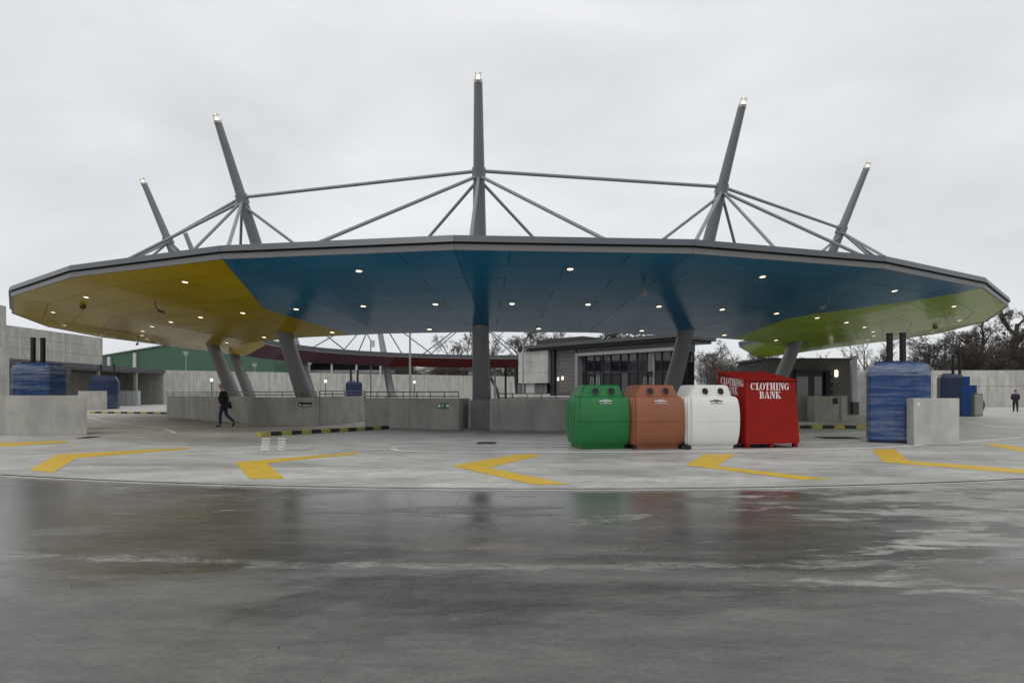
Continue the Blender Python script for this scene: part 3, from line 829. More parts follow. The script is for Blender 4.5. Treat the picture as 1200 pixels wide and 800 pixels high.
def plate(name, label, cat, x0, x1, y0, y1, Y, m, marks):
    a, b = P(x0, y1, Y), P(x1, y0, Y)
    t = thing(name, label, cat, (a.x, Y, a.z))
    wd, hh = b.x - a.x, b.z - a.z
    MB().box(0, wd, -0.02, 0.0, 0, hh).build('board', M[m], t)
    for (u0, u1, v0, v1) in marks:
        MB().box(u0 * wd, u1 * wd, -0.026, -0.02, v0 * hh, v1 * hh).build('mark', M['white_print'], t)
def yline(w, x):
    # depth of a wall front at pixel column x
    (xa, ya), (xb, yb_) = w[0], w[1]; k = (x - 600) / F
    t = (k * ya - xa) / ((xb - xa) - k * (yb_ - ya)); return ya + t * (yb_ - ya)
Yg = yline(w4, 522) - 0.06
plate('exit_sign', 'small green sign with white marks on the low wall', 'sign', 512, 531.5, 472.2, 478.2, Yg, 'sign_green', [(0.06, 0.22, 0.2, 0.8), (0.3, 0.42, 0.35, 0.65), (0.56, 0.9, 0.25, 0.75)])
Yp = yline(w2, 358) - 0.02
plate('bay_plate', 'small black plate with pale marks on the low wall', 'sign', 350, 365.5, 471.3, 476.2, Yp, 'black', [(0.05, 0.2, 0.2, 0.55), (0.3, 0.95, 0.2, 0.42)])

# striped kerbs: each stone a part
def kerb(label, a, b, n, first_black=True, wd=0.3, h=0.14):
    d = Vector((b[0] - a[0], b[1] - a[1], 0)); ln = d.length
    t = thing('striped_kerb', label, 'kerb', (a[0], a[1], 0), math.atan2(d.y, d.x), 'black and yellow kerbs')
    for i in range(n):
        bb = MB(); bb.box(ln * i / n + 0.006, ln * (i + 1) / n - 0.006, 0, wd, 0, h + rnd.uniform(-0.004, 0.004))
        bb.build('kerb_stone', M['kerb_k' if (i % 2 == 1) == first_black else 'kerb_y'], t, bevel=0.015)
kerb('black and yellow kerb in front of the recessed low wall', gxy(305, 511.3), gxy(456, 502.6), 14)
kerb('black and yellow kerb right of the clothing bank', gxy(925, 502.0), gxy(1030, 502.3), 8)
kerb('distant black and yellow kerb by the left enclosure', gxy(104, 484), gxy(196, 485), 12)

# ------------------------------------------------------------------ bottle banks
def bottle_bank(label, x_px, body, printm, loc_y=16.72):
    ang = math.radians(10)
    X = X_at(x_px, loc_y) + 0.68 * cos(ang)
    t = thing('bottle_bank', label, 'bottle bank', (X, loc_y + 0.68 * sin(ang), 0), ang, 'bottle banks in a row')
    HW, DP = 0.68, 1.15            # half width of the flat front, depth
    def ringpts(z):
        u = (z - 0.12) / 1.33      # 0 at the foot, 1 at the shoulder
        u = min(max(u, 0), 1)
        bulge = (max(0.0, 1 - abs(2 * u - 0.98) ** 2.2)) ** 0.6 if abs(2 * u - 0.98) < 1 else 0
        fr = 0.17 * bulge; bk = 0.17 * bulge; end = 0.012 + 0.05 * bulge
        hw = HW - 0.03 + 0.03 * bulge
        pts = []
        nF, nE = 8, 30
        y0, y1 = -fr, DP + bk
        for i in range(nF): pts.append((-hw + 2 * hw * i / nF, y0 - 0.015 * sin(pi * i / nF), z))
        for i in range(nE):
            s = i / nE; y = y0 + (y1 - y0) * s
            rib = 0.03 * (1 if int(s * 10) % 2 == 1 else -0.6) * (1 if 0.08 < s < 0.92 else 0)
            pts.append((hw + end * sin(pi * s) ** 0.65 + rib, y, z))
        for i in range(nF): pts.append((hw - 2 * hw * i / nF, y1, z))
        for i in range(nE):
            s = i / nE; y = y1 - (y1 - y0) * s
            rib = 0.03 * (1 if int(s * 10) % 2 == 1 else -0.6) * (1 if 0.08 < s < 0.92 else 0)
            pts.append((-hw - end * sin(pi * s) ** 0.65 - rib, y, z))
        return pts
    zs = [0.12, 0.15, 0.2, 0.28, 0.38, 0.5, 0.62, 0.745, 0.752, 0.76, 0.9, 1.02, 1.14, 1.25, 1.34, 1.40, 1.43]
    rings = []
    for z in zs:
        r = ringpts(z)
        if z == 0.752: r = [(p[0] * 0.992, (p[1] - DP / 2) * 0.985 + DP / 2, p[2]) for p in r]
        if z >= 1.40:
            f = 0.97 if z < 1.42 else 0.90
            r = [(p[0] * f, (p[1] - DP / 2) * f + DP / 2, p[2]) for p in r]
        rings.append(r)
    b = MB(); b.loft(rings); b.build('body', body, t, smooth=math.radians(28))
    # hood with sloping ends
    h = MB()
    def hr(z, w_, f, k): return [(-w_, f, z), (w_, f, z), (w_ + k, f + 0.14, z), (w_ + k, DP - 0.1 - f, z), (w_, DP - f, z), (-w_, DP - f, z), (-w_ - k, DP - 0.1 - f, z), (-w_ - k, f + 0.14, z)]
    h.loft([hr(1.39, 0.54, 0.03, 0.10), hr(1.44, 0.53, 0.05, 0.10), hr(1.70, 0.48, 0.11, 0.02), hr(1.735, 0.44, 0.16, -0.01)])
    h.build('hood', body, t, bevel=0.02)
    p = MB(); p.hexa([(-0.60, 0.03, 0), (0.58, 0.03, 0), (0.58, DP - 0.05, 0), (-0.60, DP - 0.05, 0)], [(-0.62, 0.0, 0.125), (0.60, 0.0, 0.125), (0.60, DP - 0.02, 0.125), (-0.62, DP - 0.02, 0.125)])
    p.build('plinth', body, t, bevel=0.012)
    for s_ in (-0.225, 0.225):
        # posting hole: rim and dark flap, tilted with the hood face
        o = MB(); o.lathe([(0.094, 0.0), (0.116, 0.0), (0.116, 0.03), (0.094, 0.03), (0.094, 0.0)], 20, caps=False)
        r = o.build('hole_rim', body, t, (s_ + 0.01, 0.080, 1.555)); r.rotation_euler = (math.radians(77), 0, 0)
        q = MB(); q.lathe([(0.004, 0.0), (0.1, 0.0), (0.1, 0.014), (0.08, 0.016), (0.03, 0.005), (0.004, 0.004)], 20)
        f = q.build('flap', M['rubber'], r, (0, 0, 0.003), smooth=math.radians(40))
    for s_ in (-0.16, 0.02):
        q = MB(); z0 = 1.72
        pts = [(s_ - 0.035, z0), (s_ - 0.035, z0 + 0.19), (s_ - 0.015, z0 + 0.225), (s_ + 0.015, z0 + 0.225), (s_ + 0.035, z0 + 0.19), (s_ + 0.035, z0)]
        for a, c in zip(pts, pts[1:]): q.tube((a[0], 0.55, a[1]), (c[0], 0.55, c[1]), 0.011, 0.011, 8)
        q.build('lifting_loop', M['alu'], t)
    for (u0, u1, z, hh) in ((-0.06, 0.10, 1.322, 0.016), (-0.16, 0.19, 1.288, 0.026), (-0.02, 0.05, 1.258, 0.014), (-0.15, 0.20, 1.232, 0.012)):
        q = MB(); x = u0
        r2 = random.Random(int(z * 1000))
        while x < u1 - 0.01:
            l = r2.uniform(0.015, 0.045); 
            q.box(x, min(x + l, u1), -0.006, 0.02, z, z + hh); x += l + 0.01
        # print sits on the upper front, following its curve
        yy = [p_[1] for p_ in ringpts(z)][4] 
        q.build('print', printm, t, (0, yy - 0.003, 0))
    return t
bottle_bank('green plastic bottle bank with two round holes', 679, M['bb_green'], M['white_print'])
bottle_bank('terracotta brown bottle bank between the green and the white one', 743.5, M['bb_brown'], M['white_print'])
bottle_bank('white plastic bottle bank next to the red clothing bank', 808.5, M['bb_white'], M['dark_print'])
for x, lb in ((745.5, 'black rubber block on the ground between green and brown bottle banks'), (802.5, 'black rubber block on the ground between brown and white bottle banks')):
    bl = MB(); bl.box(-0.1, 0.1, -0.12, 0.4, 0, 0.10); tag(bl.build('ground_block', M['rubber'], loc=(X_at(x, 16.9), 16.9, 0), bevel=0.02), lb, 'block', 'blocks between the bottle banks')

# ------------------------------------------------------------------ clothing bank with stencilled lettering
def glyph(ch):
    """stencil serif letter as list of polygons in a unit cell, width returned"""
    def ell(cx, cy, rx, ry, tx, ty, a0, a1, n=14):
        o = []; i_ = []
        for k in range(n + 1):
            a = math.radians(a0 + (a1 - a0) * k / n)
            o.append((cx + rx * cos(a), cy + ry * sin(a))); i_.append((cx + (rx - tx) * cos(a), cy + (ry - ty) * sin(a)))
        return [[o[k], o[k + 1], i_[k + 1], i_[k]] for k in range(n)]
    R = lambda x0, x1, y0, y1: [(x0, y0), (x1, y0), (x1, y1), (x0, y1)]
    if ch in 'CG':
        p = ell(.38, .5, .36, .5, .2, .09, 98, 262)
        p += ell(.40, .5, .30, .5, .06, .09, 40, 80, 5)
        p += [R(.62, .70, .66, .95)]
        if ch == 'C': p += ell(.40, .5, .30, .5, .06, .09, -80, -35, 5)
        else: p += ell(.40, .5, .30, .5, .06, .09, -80, -45, 4) + [R(.52, .72, .06, .40), R(.44, .80, .40, .47)]
        return p, .82
    if ch == 'O': return ell(.38, .5, .36, .5, .2, .08, 100, 260) + ell(.44, .5, .36, .5, .2, .08, -80, 80), .86
    if ch == 'L': return [R(.14, .36, .07, .93), R(.04, .46, .93, 1), R(.04, .36, 0, .07), R(.42, .66, 0, .07), R(.58, .66, .07, .34)], .72
    if ch == 'T': return [R(.27, .49, .07, .90), R(.17, .59, 0, .07), R(.02, .22, .92, 1), R(.27, .49, .90, 1), R(.54, .74, .92, 1), R(.02, .09, .68, .92), R(.67, .74, .68, .92)], .80
    if ch == 'I': return [R(.12, .34, .07, .93), R(.02, .44, 0, .07), R(.02, .44, .93, 1)], .50
    if ch == 'H': return [R(.12, .34, .07, .93), R(.02, .42, 0, .07), R(.02, .42, .93, 1), R(.58, .80, .07, .93), R(.50, .90, 0, .07), R(.50, .90, .93, 1), R(.38, .54, .46, .54)], .96
    if ch == 'N': return [R(.12, .20, .07, .93), R(.02, .30, 0, .07), R(.02, .20, .93, 1), [(.24, .99), (.46, .99), (.80, .02), (.62, .02)], R(.72, .80, .30, .93), R(.62, .90, .93, 1)], .94
    if ch == 'B': return [R(.12, .34, .07, .93), R(.02, .34, 0, .07), R(.02, .34, .93, 1)] + ell(.40, .75, .30, .25, .16, .06, -85, 85, 8) + ell(.40, .27, .34, .27, .17, .06, -85, 85, 8), .80
    if ch == 'A': return [[(.12, .07), (.19, .07), (.42, .97), (.36, .97)], R(.02, .30, 0, .07), [(.44, .99), (.56, .99), (.84, .07), (.60, .07)], R(.54, .92, 0, .07), R(.28, .50, .28, .35)], .94
    if ch == 'K': return [R(.12, .34, .07, .93), R(.02, .42, 0, .07), R(.02, .42, .93, 1), [(.38, .50), (.46, .56), (.74, .93), (.66, .93)], R(.56, .86, .93, 1), [(.42, .48), (.50, .58), (.86, .07), (.62, .07)], R(.54, .92, 0, .07)], .94
def lettering(mb, text, cx, z, hgt, wfac, plane):
    gs = [glyph(c) for c in text]
    tot = sum(w_ for _, w_ in gs) * hgt * wfac
    x = cx - tot / 2
    for ps, w_ in gs:
        for p in ps:
            vs = [plane(x + q[0] * hgt * wfac, z + q[1] * hgt) for q in p]
            mb.add(vs, [tuple(range(len(vs)))])
        x += w_ * hgt * wfac
CBX, CBY, CBA = 6.40, 17.05, math.radians(12.5)
cb = thing('clothing_bank', 'red steel clothing bank with sloping lid and white stencil lettering', 'clothing bank', (CBX, CBY, 0), CBA)
CW, CD = 1.60, 1.50
b = MB()
bot = [(-0.03, -0.03, 0.12), (CW + 0.05, -0.03, 0.12), (CW + 0.05, CD, 0.12), (-0.03, CD, 0.12)]
top = [(0.02, 0.05, 1.86), (CW - 0.03, 0.05, 1.86), (CW - 0.03, CD - 0.03, 2.13), (0.02, CD - 0.03, 2.13)]
b.hexa(bot, top); b.build('body', M['red_paint'], cb, bevel=0.012)
b = MB(); b.hexa([(-0.03, 0.00, 1.862), (CW + 0.02, 0.00, 1.862), (CW + 0.02, CD + 0.02, 2.134), (-0.03, CD + 0.02, 2.134)], [(-0.03, 0.0, 1.885), (CW + 0.02, 0.0, 1.885), (CW + 0.02, CD + 0.02, 2.157), (-0.03, CD + 0.02, 2.157)])
b.build('lid', M['red_paint'], cb)
for x in (0.02, CW / 2 - 0.05, CW - 0.08):
    for y in (0.03, CD - 0.15): MB().box(x, x + 0.11, y, y + 0.11, 0, 0.12).build('foot', M['red_paint'], cb)
for (x, y, z) in ((-0.01, CD - 0.02, 2.15), (1.12, 0.35, 1.93), (CW - 0.1, CD - 0.05, 2.15)):
    q = MB(); q.tube((x, y - 0.03, z - 0.02), (x, y - 0.03, z + 0.07), 0.014, 0.014, 8); q.tube((x, y + 0.05, z - 0.02), (x, y + 0.05, z + 0.07), 0.014, 0.014, 8); q.tube((x, y - 0.04, z + 0.07), (x, y + 0.06, z + 0.07), 0.016, 0.016, 8)
    q.build('lifting_lug', M['red_paint'], cb)
for (z0, z1) in ((0.125, 0.15),): MB().box(0.0, CW, -0.045, -0.03, z0, z1).build('bottom_rail', M['red_paint'], cb)
def fy(z): return -0.03 + 0.08 * (z - 0.12) / 1.74 - 0.006
def sx_(z): return -0.03 + 0.05 * (z - 0.12) / 1.74 - 0.006
b = MB()
lettering(b, 'CLOTHING', 0.76, 1.60, 0.195, 0.96, lambda x, z: (x, fy(z), z))
lettering(b, 'BANK', 0.76, 1.365, 0.195, 0.96, lambda x, z: (x, fy(z), z))
b.build('lettering', M['white_print'], cb)
b = MB()
lettering(b, 'CLOTHING', 0.78, 1.66, 0.21, 0.86, lambda x, z: (sx_(z), CD - x, z + (CD - x) * 0.10))
lettering(b, 'BANK', 0.78, 1.42, 0.21, 0.86, lambda x, z: (sx_(z), CD - x, z + (CD - x) * 0.10))
b.build('lettering', M['white_print'], cb)

# ------------------------------------------------------------------ blue wrapped machines with twin black pipes
def plan(wd, dp, c):
    k = c * 0.14
    return [(-wd / 2 + k, 0), (wd / 2 - c, 0), (wd / 2, c), (wd / 2, dp - k), (wd / 2 - k, dp), (-wd / 2 + k, dp), (-wd / 2, dp - k), (-wd / 2, k)]
def compactor(label, x, y, wd, dp, ch, h, zl, pipes, zp, rz=0.0, wrap=True, body='blue', seed=1, low=False):
    t = thing('waste_compactor', label, 'waste compactor', (x, y, 0), rz, 'blue waste compactors around the yard')
    r = random.Random(seed)
    pl = plan(wd, dp, ch)
    b = MB(); b.prism(pl, 0.06, h); b.build('body', M[body], t, bevel=0.015)
    MB().prism([(p[0] * 0.94, p[1] * 0.96 + 0.03) for p in pl], 0, 0.06).build('base', M['anthracite'], t)
    # ribs and door on the front
    for u in (-0.46, -0.29, -0.12, 0.05, 0.2):
        MB().box(u * wd - 0.018, u * wd + 0.018, -0.022, 0.0, 0.15, h - 0.08).build('rib', M[body], t)
    MB().box(wd / 2 - ch - 0.02, wd / 2 - ch + 0.01, -0.02, 0.0, 0.1, h - 0.05).build('hinge', M['navy'], t)
    # hopper lid
    b = MB(); q = plan(wd * 0.98, dp * 0.96, ch); b.hexa([(p[0], p[1] + 0.02, h) for p in q], [(p[0] * 0.80, p[1] * 0.84 + 0.1, zl) for p in q])
    b.build('hopper_lid', M['navy' if body == 'navy' else 'blue'], t, bevel=0.015)
    MB().box(-wd * 0.36, wd * 0.1, dp * 0.25, dp * 0.5, zl, zl + 0.05).build('lid_handle', M['navy'], t)
    for px in pipes:
        b = MB(); b.tube((px, dp * 0.62, zl - 0.25), (px, dp * 0.62, zp), 0.09, 0.09, 14); p_ = b.build('pipe', M['rubber'], t, smooth=math.radians(40))
        MB().lathe([(0.096, zp - 0.05), (0.096, zp + 0.012), (0.07, zp + 0.012)], 14, (px, dp * 0.62, 0)).build('pipe_collar', M['black'], p_)
    if wrap:
        def shell(z0, z1, nz, off, amp):
            rings = []
            base = []
            pp = [Vector(p) for p in plan(wd + 2 * off, dp + 2 * off, ch + 0.02)]
            for a, c in zip(pp, pp[1:] + pp[:1]):
                for i in range(7): base.append(a + (c - a) * i / 7)
            cen = Vector((0, dp / 2 + off))
            for k in range(nz + 1):
                z = z0 + (z1 - z0) * k / nz
                rings.append([((p.x) * (1 + r.uniform(-amp, amp)), (p.y - cen.y) * (1 + r.uniform(-amp, amp)) + cen.y - off, z + r.uniform(-amp, amp) * 0.8) for p in base])
            return rings
        b = MB(); b.loft(shell(0.1, h * (0.52 if low else 1) - 0.12, 12, 0.035, 0.007), caps=False); b.build('stretch_film', M['film'], t, smooth=math.radians(50))
        if low: return t
        rg = shell(h - 0.16, h + 0.02, 3, 0.05, 0.022) + [[(p[0] * f, (p[1] - dp / 2) * f + dp / 2, z + r.uniform(-0.04, 0.04)) for p in q_] for (f, z), q_ in zip(((0.93, h + 0.12), (0.8, h + (zl - h) * 0.75)), shell(h, h, 1, 0.045, 0.022))]
        b = MB(); b.loft(rg, caps=False); b.build('gathered_film', M['film2'], t, smooth=math.radians(50))
    return t
compactor('film wrapped blue compactor standing behind the square pale block at right', 11.72, 18.80, 1.66, 1.2, 0.45, 2.20, 2.45, (-0.22, 0.13), 3.38, -0.45, True, 'blue', 3)
compactor('film wrapped blue compactor behind the large pale block at far left', -18.75, 24.66, 1.66, 1.2, 0.45, 2.45, 2.70, (-0.30, 0.02), 3.75, 0.45, True, 'blue', 5)
compactor('dark blue compactor half unwrapped beside the small pale block at left', -39.75, 60.6, 2.3, 1.8, 0.6, 2.75, 3.2, (-0.35, 0.75), 4.35, 0.4, True, 'navy', 8, True)
lone = compactor('unwrapped blue compactor standing alone by the right hand wall', X_at(1117, 41), 41, 1.35, 1.3, 0.25, 2.55, 2.78, (0.15, 0.52), 4.05, -0.42, False, 'navy', 11)
MB().box(0.45, 1.3, 0.05, 1.2, 0.03, 2.05).build('side_tank', M['blue'], lone, bevel=0.03)
MB().box(0.45, 0.95, 0.15, 1.1, 2.06, 2.62).build('side_hopper', M['blue'], lone, bevel=0.03)
compactor('small dark compactor inside the ring below the red canopy', X_at(414.5, 52), 52, 1.3, 1.4, 0.2, 2.35, 2.5, (-0.28, 0.28), 3.5, 0.2, False, 'navy', 13)

# concrete blocks that screen the compactors
def block(label, x0, x1, yb_, yt, dp, m='conc', curve=0.0, rz=0.0, skew=0.0):
    a, c = G(x0, yb_), G(x1, yb_)
    Y = a.y; wd = c.x - a.x; h = Z_at(yt, Y)
    t = thing('concrete_block', label, 'concrete block', (a.x, Y, 0), rz, 'concrete blocks in front of the compactors')
    n = 12; b = MB()
    fr = [(wd * i / n, -curve * 4 * (i / n) * (1 - i / n)) for i in range(n + 1)] if curve else [(0, 0), (wd, 0)]
    b.prism(fr + [(wd + skew * dp, dp), (skew * dp, dp)], 0, h); b.build('block', M[m], t, bevel=0.02)
    return t, wd, h
t, wd, h = block('square pale concrete block in front of the right hand compactor', 1071, 1124.5, 521.5, 466.5, 0.34, 'conc_pale')
MB().box(0.10, 0.16, -0.012, 0.0, h - 0.22, h - 0.12).build('label_plate', M['white_print'], t)
t, wd, h = block('large pale curved concrete wall block at far left', -30, 102, 509, 463.2, 0.5, 'conc', 0.16, 0.0, -0.72)
block('small pale curved concrete block below the half wrapped compactor', 91.5, 125.5, 480.3, 458, 0.8, 'conc', 0.2, 0.0, -0.7)

# grey machine and bin beside the lone compactor
t = thing('pump_cabinet', 'grey green steel cabinet with round end beside the lone compactor', 'cabinet', (X_at(1147, 40.5), 40.5, 0), 0.2)
MB().box(-0.35, 0.35, 0, 1.2, 0.04, 1.5).build('housing', mat('grey_green_steel', (0.12, 0.13, 0.11), 0.5, var=0.1), t, bevel=0.03)
MB().box(-0.31, 0.31, -0.03, 0.0, 0.12, 1.42).build('door', mat('grey_door', (0.22, 0.23, 0.21), 0.5), t, bevel=0.01)
b = MB(); b.tube((0.35, 0.6, 0.75), (0.52, 0.6, 0.75), 0.62, 0.58, 20); b.build('round_end', M['anthracite'], t, smooth=math.radians(40))
b = MB(); b.tube((-0.35, 0.5, 1.5), (0.35, 0.5, 1.62), 0.03, 0.03, 8); b.build('pipe', M['alu'], t)

# ------------------------------------------------------------------ left building along the yard
LX = -49.0
lb = thing('concrete_building', 'long pale concrete building with a dark open bay at far left', 'building', (LX, 59, 0))
def lbox(name, x0, x1, y0, y1, z0, z1, m, bev=0.0): return MB().box(x0, x1, y0, y1, z0, z1).build(name, M[m], lb, bevel=bev)
z1 = 8.15
lbox('upper_core', -6, -0.06, 1.4, 15.5, 4.9, z1 - 0.03, 'conc_far')
ny, nzp = 7, 3
for i in range(ny):
    for j in range(nzp):
        y0, y1 = 1.4 + 14.1 * i / ny + 0.02, 1.4 + 14.1 * (i + 1) / ny - 0.02
        a, c = 4.9 + (z1 - 4.9) * j / nzp + 0.015, 4.9 + (z1 - 4.9) * (j + 1) / nzp - 0.015
        lbox('wall_panel', -0.06, rnd.uniform(-0.012, 0.012), y0, y1, a, c, 'conc_far')
for i in range(4):
    lbox('wall_panel', -5.9 + i * 1.5, -4.44 + i * 1.5, 15.5, 15.56, 4.9, z1, 'conc_far')
lbox('corner_tower', -9, 0.06, -4.6, 1.36, 4.9, 9.95, 'conc_far')
lbox('front_pier', -3, 0.25, -2.6, 1.5, 0, 6.45, 'conc_pale')
lbox('bay_lintel', -7, 0.12, 1.52, 29.0, 4.35, 4.88, 'grey_clad')
lbox('bay_ceiling', -7, 0.0, 0.02, 28.9, 4.2, 4.345, 'slate')
lbox('bay_back_wall', -7.3, -7.0, 0.0, 29.0, 0, 4.86, 'conc')
lbox('bay_end_wall', -7.0, 0.0, 28.6, 29.0, 0, 4.19, 'conc')
for y in (7.5, 15.2, 22.5): lbox('bay_column', -0.45, -0.1, y, y + 0.35, 0, 4.19, 'conc')
for y in (11,):
    d = MB(); d.lathe([(0.02, 0), (0.14, 0), (0.14, 0.05), (0.02, 0.05)], 12); d.build('bay_lamp', M['lamp_w'], lb, (-3.5, y, 4.14))
for k, (x0, x1) in enumerate(((140.5, 147), (147.6, 154.5), (155, 161.5))):
    Y = 80.0
    t = thing('storage_cabinet', ('left', 'middle', 'right')[k] + ' of three pale steel cabinets in the open bay', 'cabinet', (X_at(x0, Y), Y, 0), 0, 'cabinets in the open bay')
    wd = X_at(x1, Y) - X_at(x0, Y)
    MB().box(0, wd, 0, 0.6, 0.05, 1.85).build('carcass', M['cabinet'], t)
    for q in range(2): MB().box(0.02 + q * wd / 2, wd * (q + 1) / 2 - 0.02, -0.02, 0, 0.1, 1.8).build('door', M['cabinet'], t)

# green shed far behind
gs = thing('green_shed', 'long green corrugated shed with low pitched roof behind the far wall', 'shed', (X_at(100, 130), 130, 0))
gw = X_at(322, 130) - X_at(100, 130)
zz = Z_at(417, 130); zt = Z_at(403.5, 130)
b = MB(); nrib = 90
def zroof(u): return zz + (zt - zz) * min(1, (u * gw - 3.5) / 14.3) if u * gw > 3.5 else zz
prev = None
for i in range(nrib * 2 + 1):
    u = i / (nrib * 2); x = u * gw; y = 0.0 if (i // 1) % 2 == 0 else 0.10
    cur = ((x, y, 0), (x, y, zroof(u)))
    if prev: b.add([prev[0], cur[0], cur[1], prev[1]], [(0, 1, 2, 3)])
    prev = cur
b.build('cladding', M['green_clad'], gs)
MB().box(0.0, gw, 0.2, 30, 0, zz - 0.1).build('core', M['green_clad'], gs)
b = MB()
for i in range(40):
    u0, u1 = i / 40, (i + 1) / 40
    b.hexa([(u0 * gw, -0.3, zroof(u0)), (u1 * gw, -0.3, zroof(u1)), (u1 * gw, 30, zroof(u1)), (u0 * gw, 30, zroof(u0))], [(u0 * gw, -0.3, zroof(u0) + 0.18), (u1 * gw, -0.3, zroof(u1) + 0.18), (u1 * gw, 30, zroof(u1) + 0.18), (u0 * gw, 30, zroof(u0) + 0.18)])
b.build('roof', M['barn_roof'], gs)
for px in (129, 159): MB().box(X_at(px, 130) - X_at(100, 130) - 0.3, X_at(px, 130) - X_at(100, 130) + 0.3, -0.5, 0.0, 0, zz + (0.6 if px > 150 else -0.2)).build('vent_stack', M['cabinet'], gs)

# dark open barn behind the ring
bn = thing('open_barn', 'dark open sided barn with pale roof edge behind the far wall', 'barn', (X_at(288, 150), 150, 0))
bw = X_at(470, 150) - X_at(288, 150)
MB().box(0, bw, 6, 20, 0, Z_at(426, 150)).build('back_wall', M['barn'], bn)
b = MB(); xa, xb = 0, X_at(328, 150) - X_at(288, 150)
za, zb_ = Z_at(434, 150), Z_at(419, 150)
b.hexa([(xa, -0.5, za - 0.3), (xb, -0.5, zb_ - 0.3), (xb, 20, zb_ - 0.3), (xa, 20, za - 0.3)], [(xa, -0.5, za + 0.2), (xb, -0.5, zb_ + 0.2), (xb, 20, zb_ + 0.2), (xa, 20, za + 0.2)])
b.build('lean_to_roof', M['barn_roof'], bn)
MB().box(xb + 0.02, bw, -0.8, 20, zb_ - 1.3, zb_ + 0.2).build('roof', M['barn'], bn)
MB().box(xb + 0.02, bw - 1.5, 0.2, 0.4, Z_at(437, 150), Z_at(433.4, 150)).build('rail', M['barn_roof'], bn)
for px in (323, 362, 389, 418, 446): MB().box(X_at(px, 150) - X_at(288, 150) - 0.22, X_at(px, 150) - X_at(288, 150) + 0.22, -0.3, 0.1, 0, zb_ - 1.3).build('post', M['cabinet'], bn)
MB().box(X_at(292, 150) - X_at(288, 150), X_at(311, 150) - X_at(288, 150), 1, 1.3, 0, za + 0.9).build('gable_wall', M['slate'], bn)

# ------------------------------------------------------------------ perimeter walls of precast panels
def panel_wall(label, a, b, h, n, rows=(1.0,), th=0.35, m='conc_far', cope=True):
    d = Vector((b[0] - a[0], b[1] - a[1], 0)); ln = d.length
    t = thing('perimeter_wall', label, 'wall', (a[0], a[1], 0), math.atan2(d.y, d.x), 'tall pale perimeter walls')
    MB().box(0, ln, 0.1, th, 0, h - 0.02).build('core', M['conc'], t)
    z = 0.0
    for rr_ in rows:
        for i in range(n):
            MB().box(ln * i / n + 0.02, ln * (i + 1) / n - 0.02, rnd.uniform(-0.015, 0.015), 0.1, z + 0.02, z + rr_ * h - 0.02).build('wall_panel', M[m], t)
        z += rr_ * h
    return t
Yw = 92.0
pw1 = (X_at(178, Yw), Yw); Yw2 = 128.0
pw2 = (X_at(612, Yw2), Yw2)
panel_wall('long tall concrete wall behind the ring, left of the office', pw1, pw2, 5.0, 24)
panel_wall('tall concrete wall at right with one horizontal joint behind the standing person', (X_at(996, 74), 74), (X_at(1290, 72.5), 72.5), 4.25, 9, (0.56, 0.44))
panel_wall('short white wall between the kiosk and the right compactor', (X_at(1003, 50), 50), (X_at(1030, 50.5), 50.5), 3.2, 2, (1.0,), 0.3, 'conc_pale')

# lamps along the wall
def globe_lamp(label, x, y_head, Y, glow=True, z0=0.0, group='small lamps in front of the far wall'):
    zt = Z_at(y_head, Y)
    t = thing('lamp_post', label, 'lamp post', (X_at(x, Y), Y, z0), 0, group)
    b = MB(); b.tube((0, 0, 0), (0, 0, zt - z0 - 0.2), 0.07, 0.06, 10); b.build('pole', M['grey_clad'], t)
    b = MB(); r = 0.21
    b.lathe([(0.08, -0.22), (0.15, -0.17), (r, 0.0), (0.15, 0.17), (0.05, 0.22)], 14); b.build('globe', M['lamp_w' if glow else 'cabinet'], t, (0, 0, zt - z0), smooth=True)
    MB().lathe([(0.12, 0.2), (0.14, 0.24), (0.02, 0.3)], 12).build('cap', M['anthracite'], t, (0, 0, zt - z0))
globe_lamp('lit globe lamp just left of the leaning yellow canopy masts', 248, 445, 84)
globe_lamp('lit globe lamp left of the small dark compactor', 381.5, 446.5, 90)
globe_lamp('lit globe lamp right of the tall plain pole', 485.5, 447.5, 95)
def wall_lantern(label, x, y_head, Y):
    zt = Z_at(y_head, Y)
    t = thing('lantern_post', label, 'lamp post', (X_at(x, Y), Y, 0), 0, 'lamp posts rising behind the far wall')
    b = MB(); b.tube((0, 0, 0), (0, 0, zt - 0.3), 0.10, 0.07, 10); b.build('pole', M['alu'], t)
    MB().lathe([(0.08, -0.55), (0.42, 0.0), (0.44, 0.12)], 12).build('lantern', M['cabinet'], t, (0, 0, zt - 0.1))
    MB().lathe([(0.46, 0.12), (0.48, 0.2), (0.1, 0.34)], 12).build('hood', M['grey_clad'], t, (0, 0, zt - 0.1))
wall_lantern('lantern post in front of the green shed', 218, 412.5, 104)
wall_lantern('lantern post before the pale barn roof', 298.5, 426, 108)
wall_lantern('lantern post between the barn bays', 363, 424, 112)
wall_lantern('lantern post against the brown trees, right of the barn', 524.5, 430, 138)
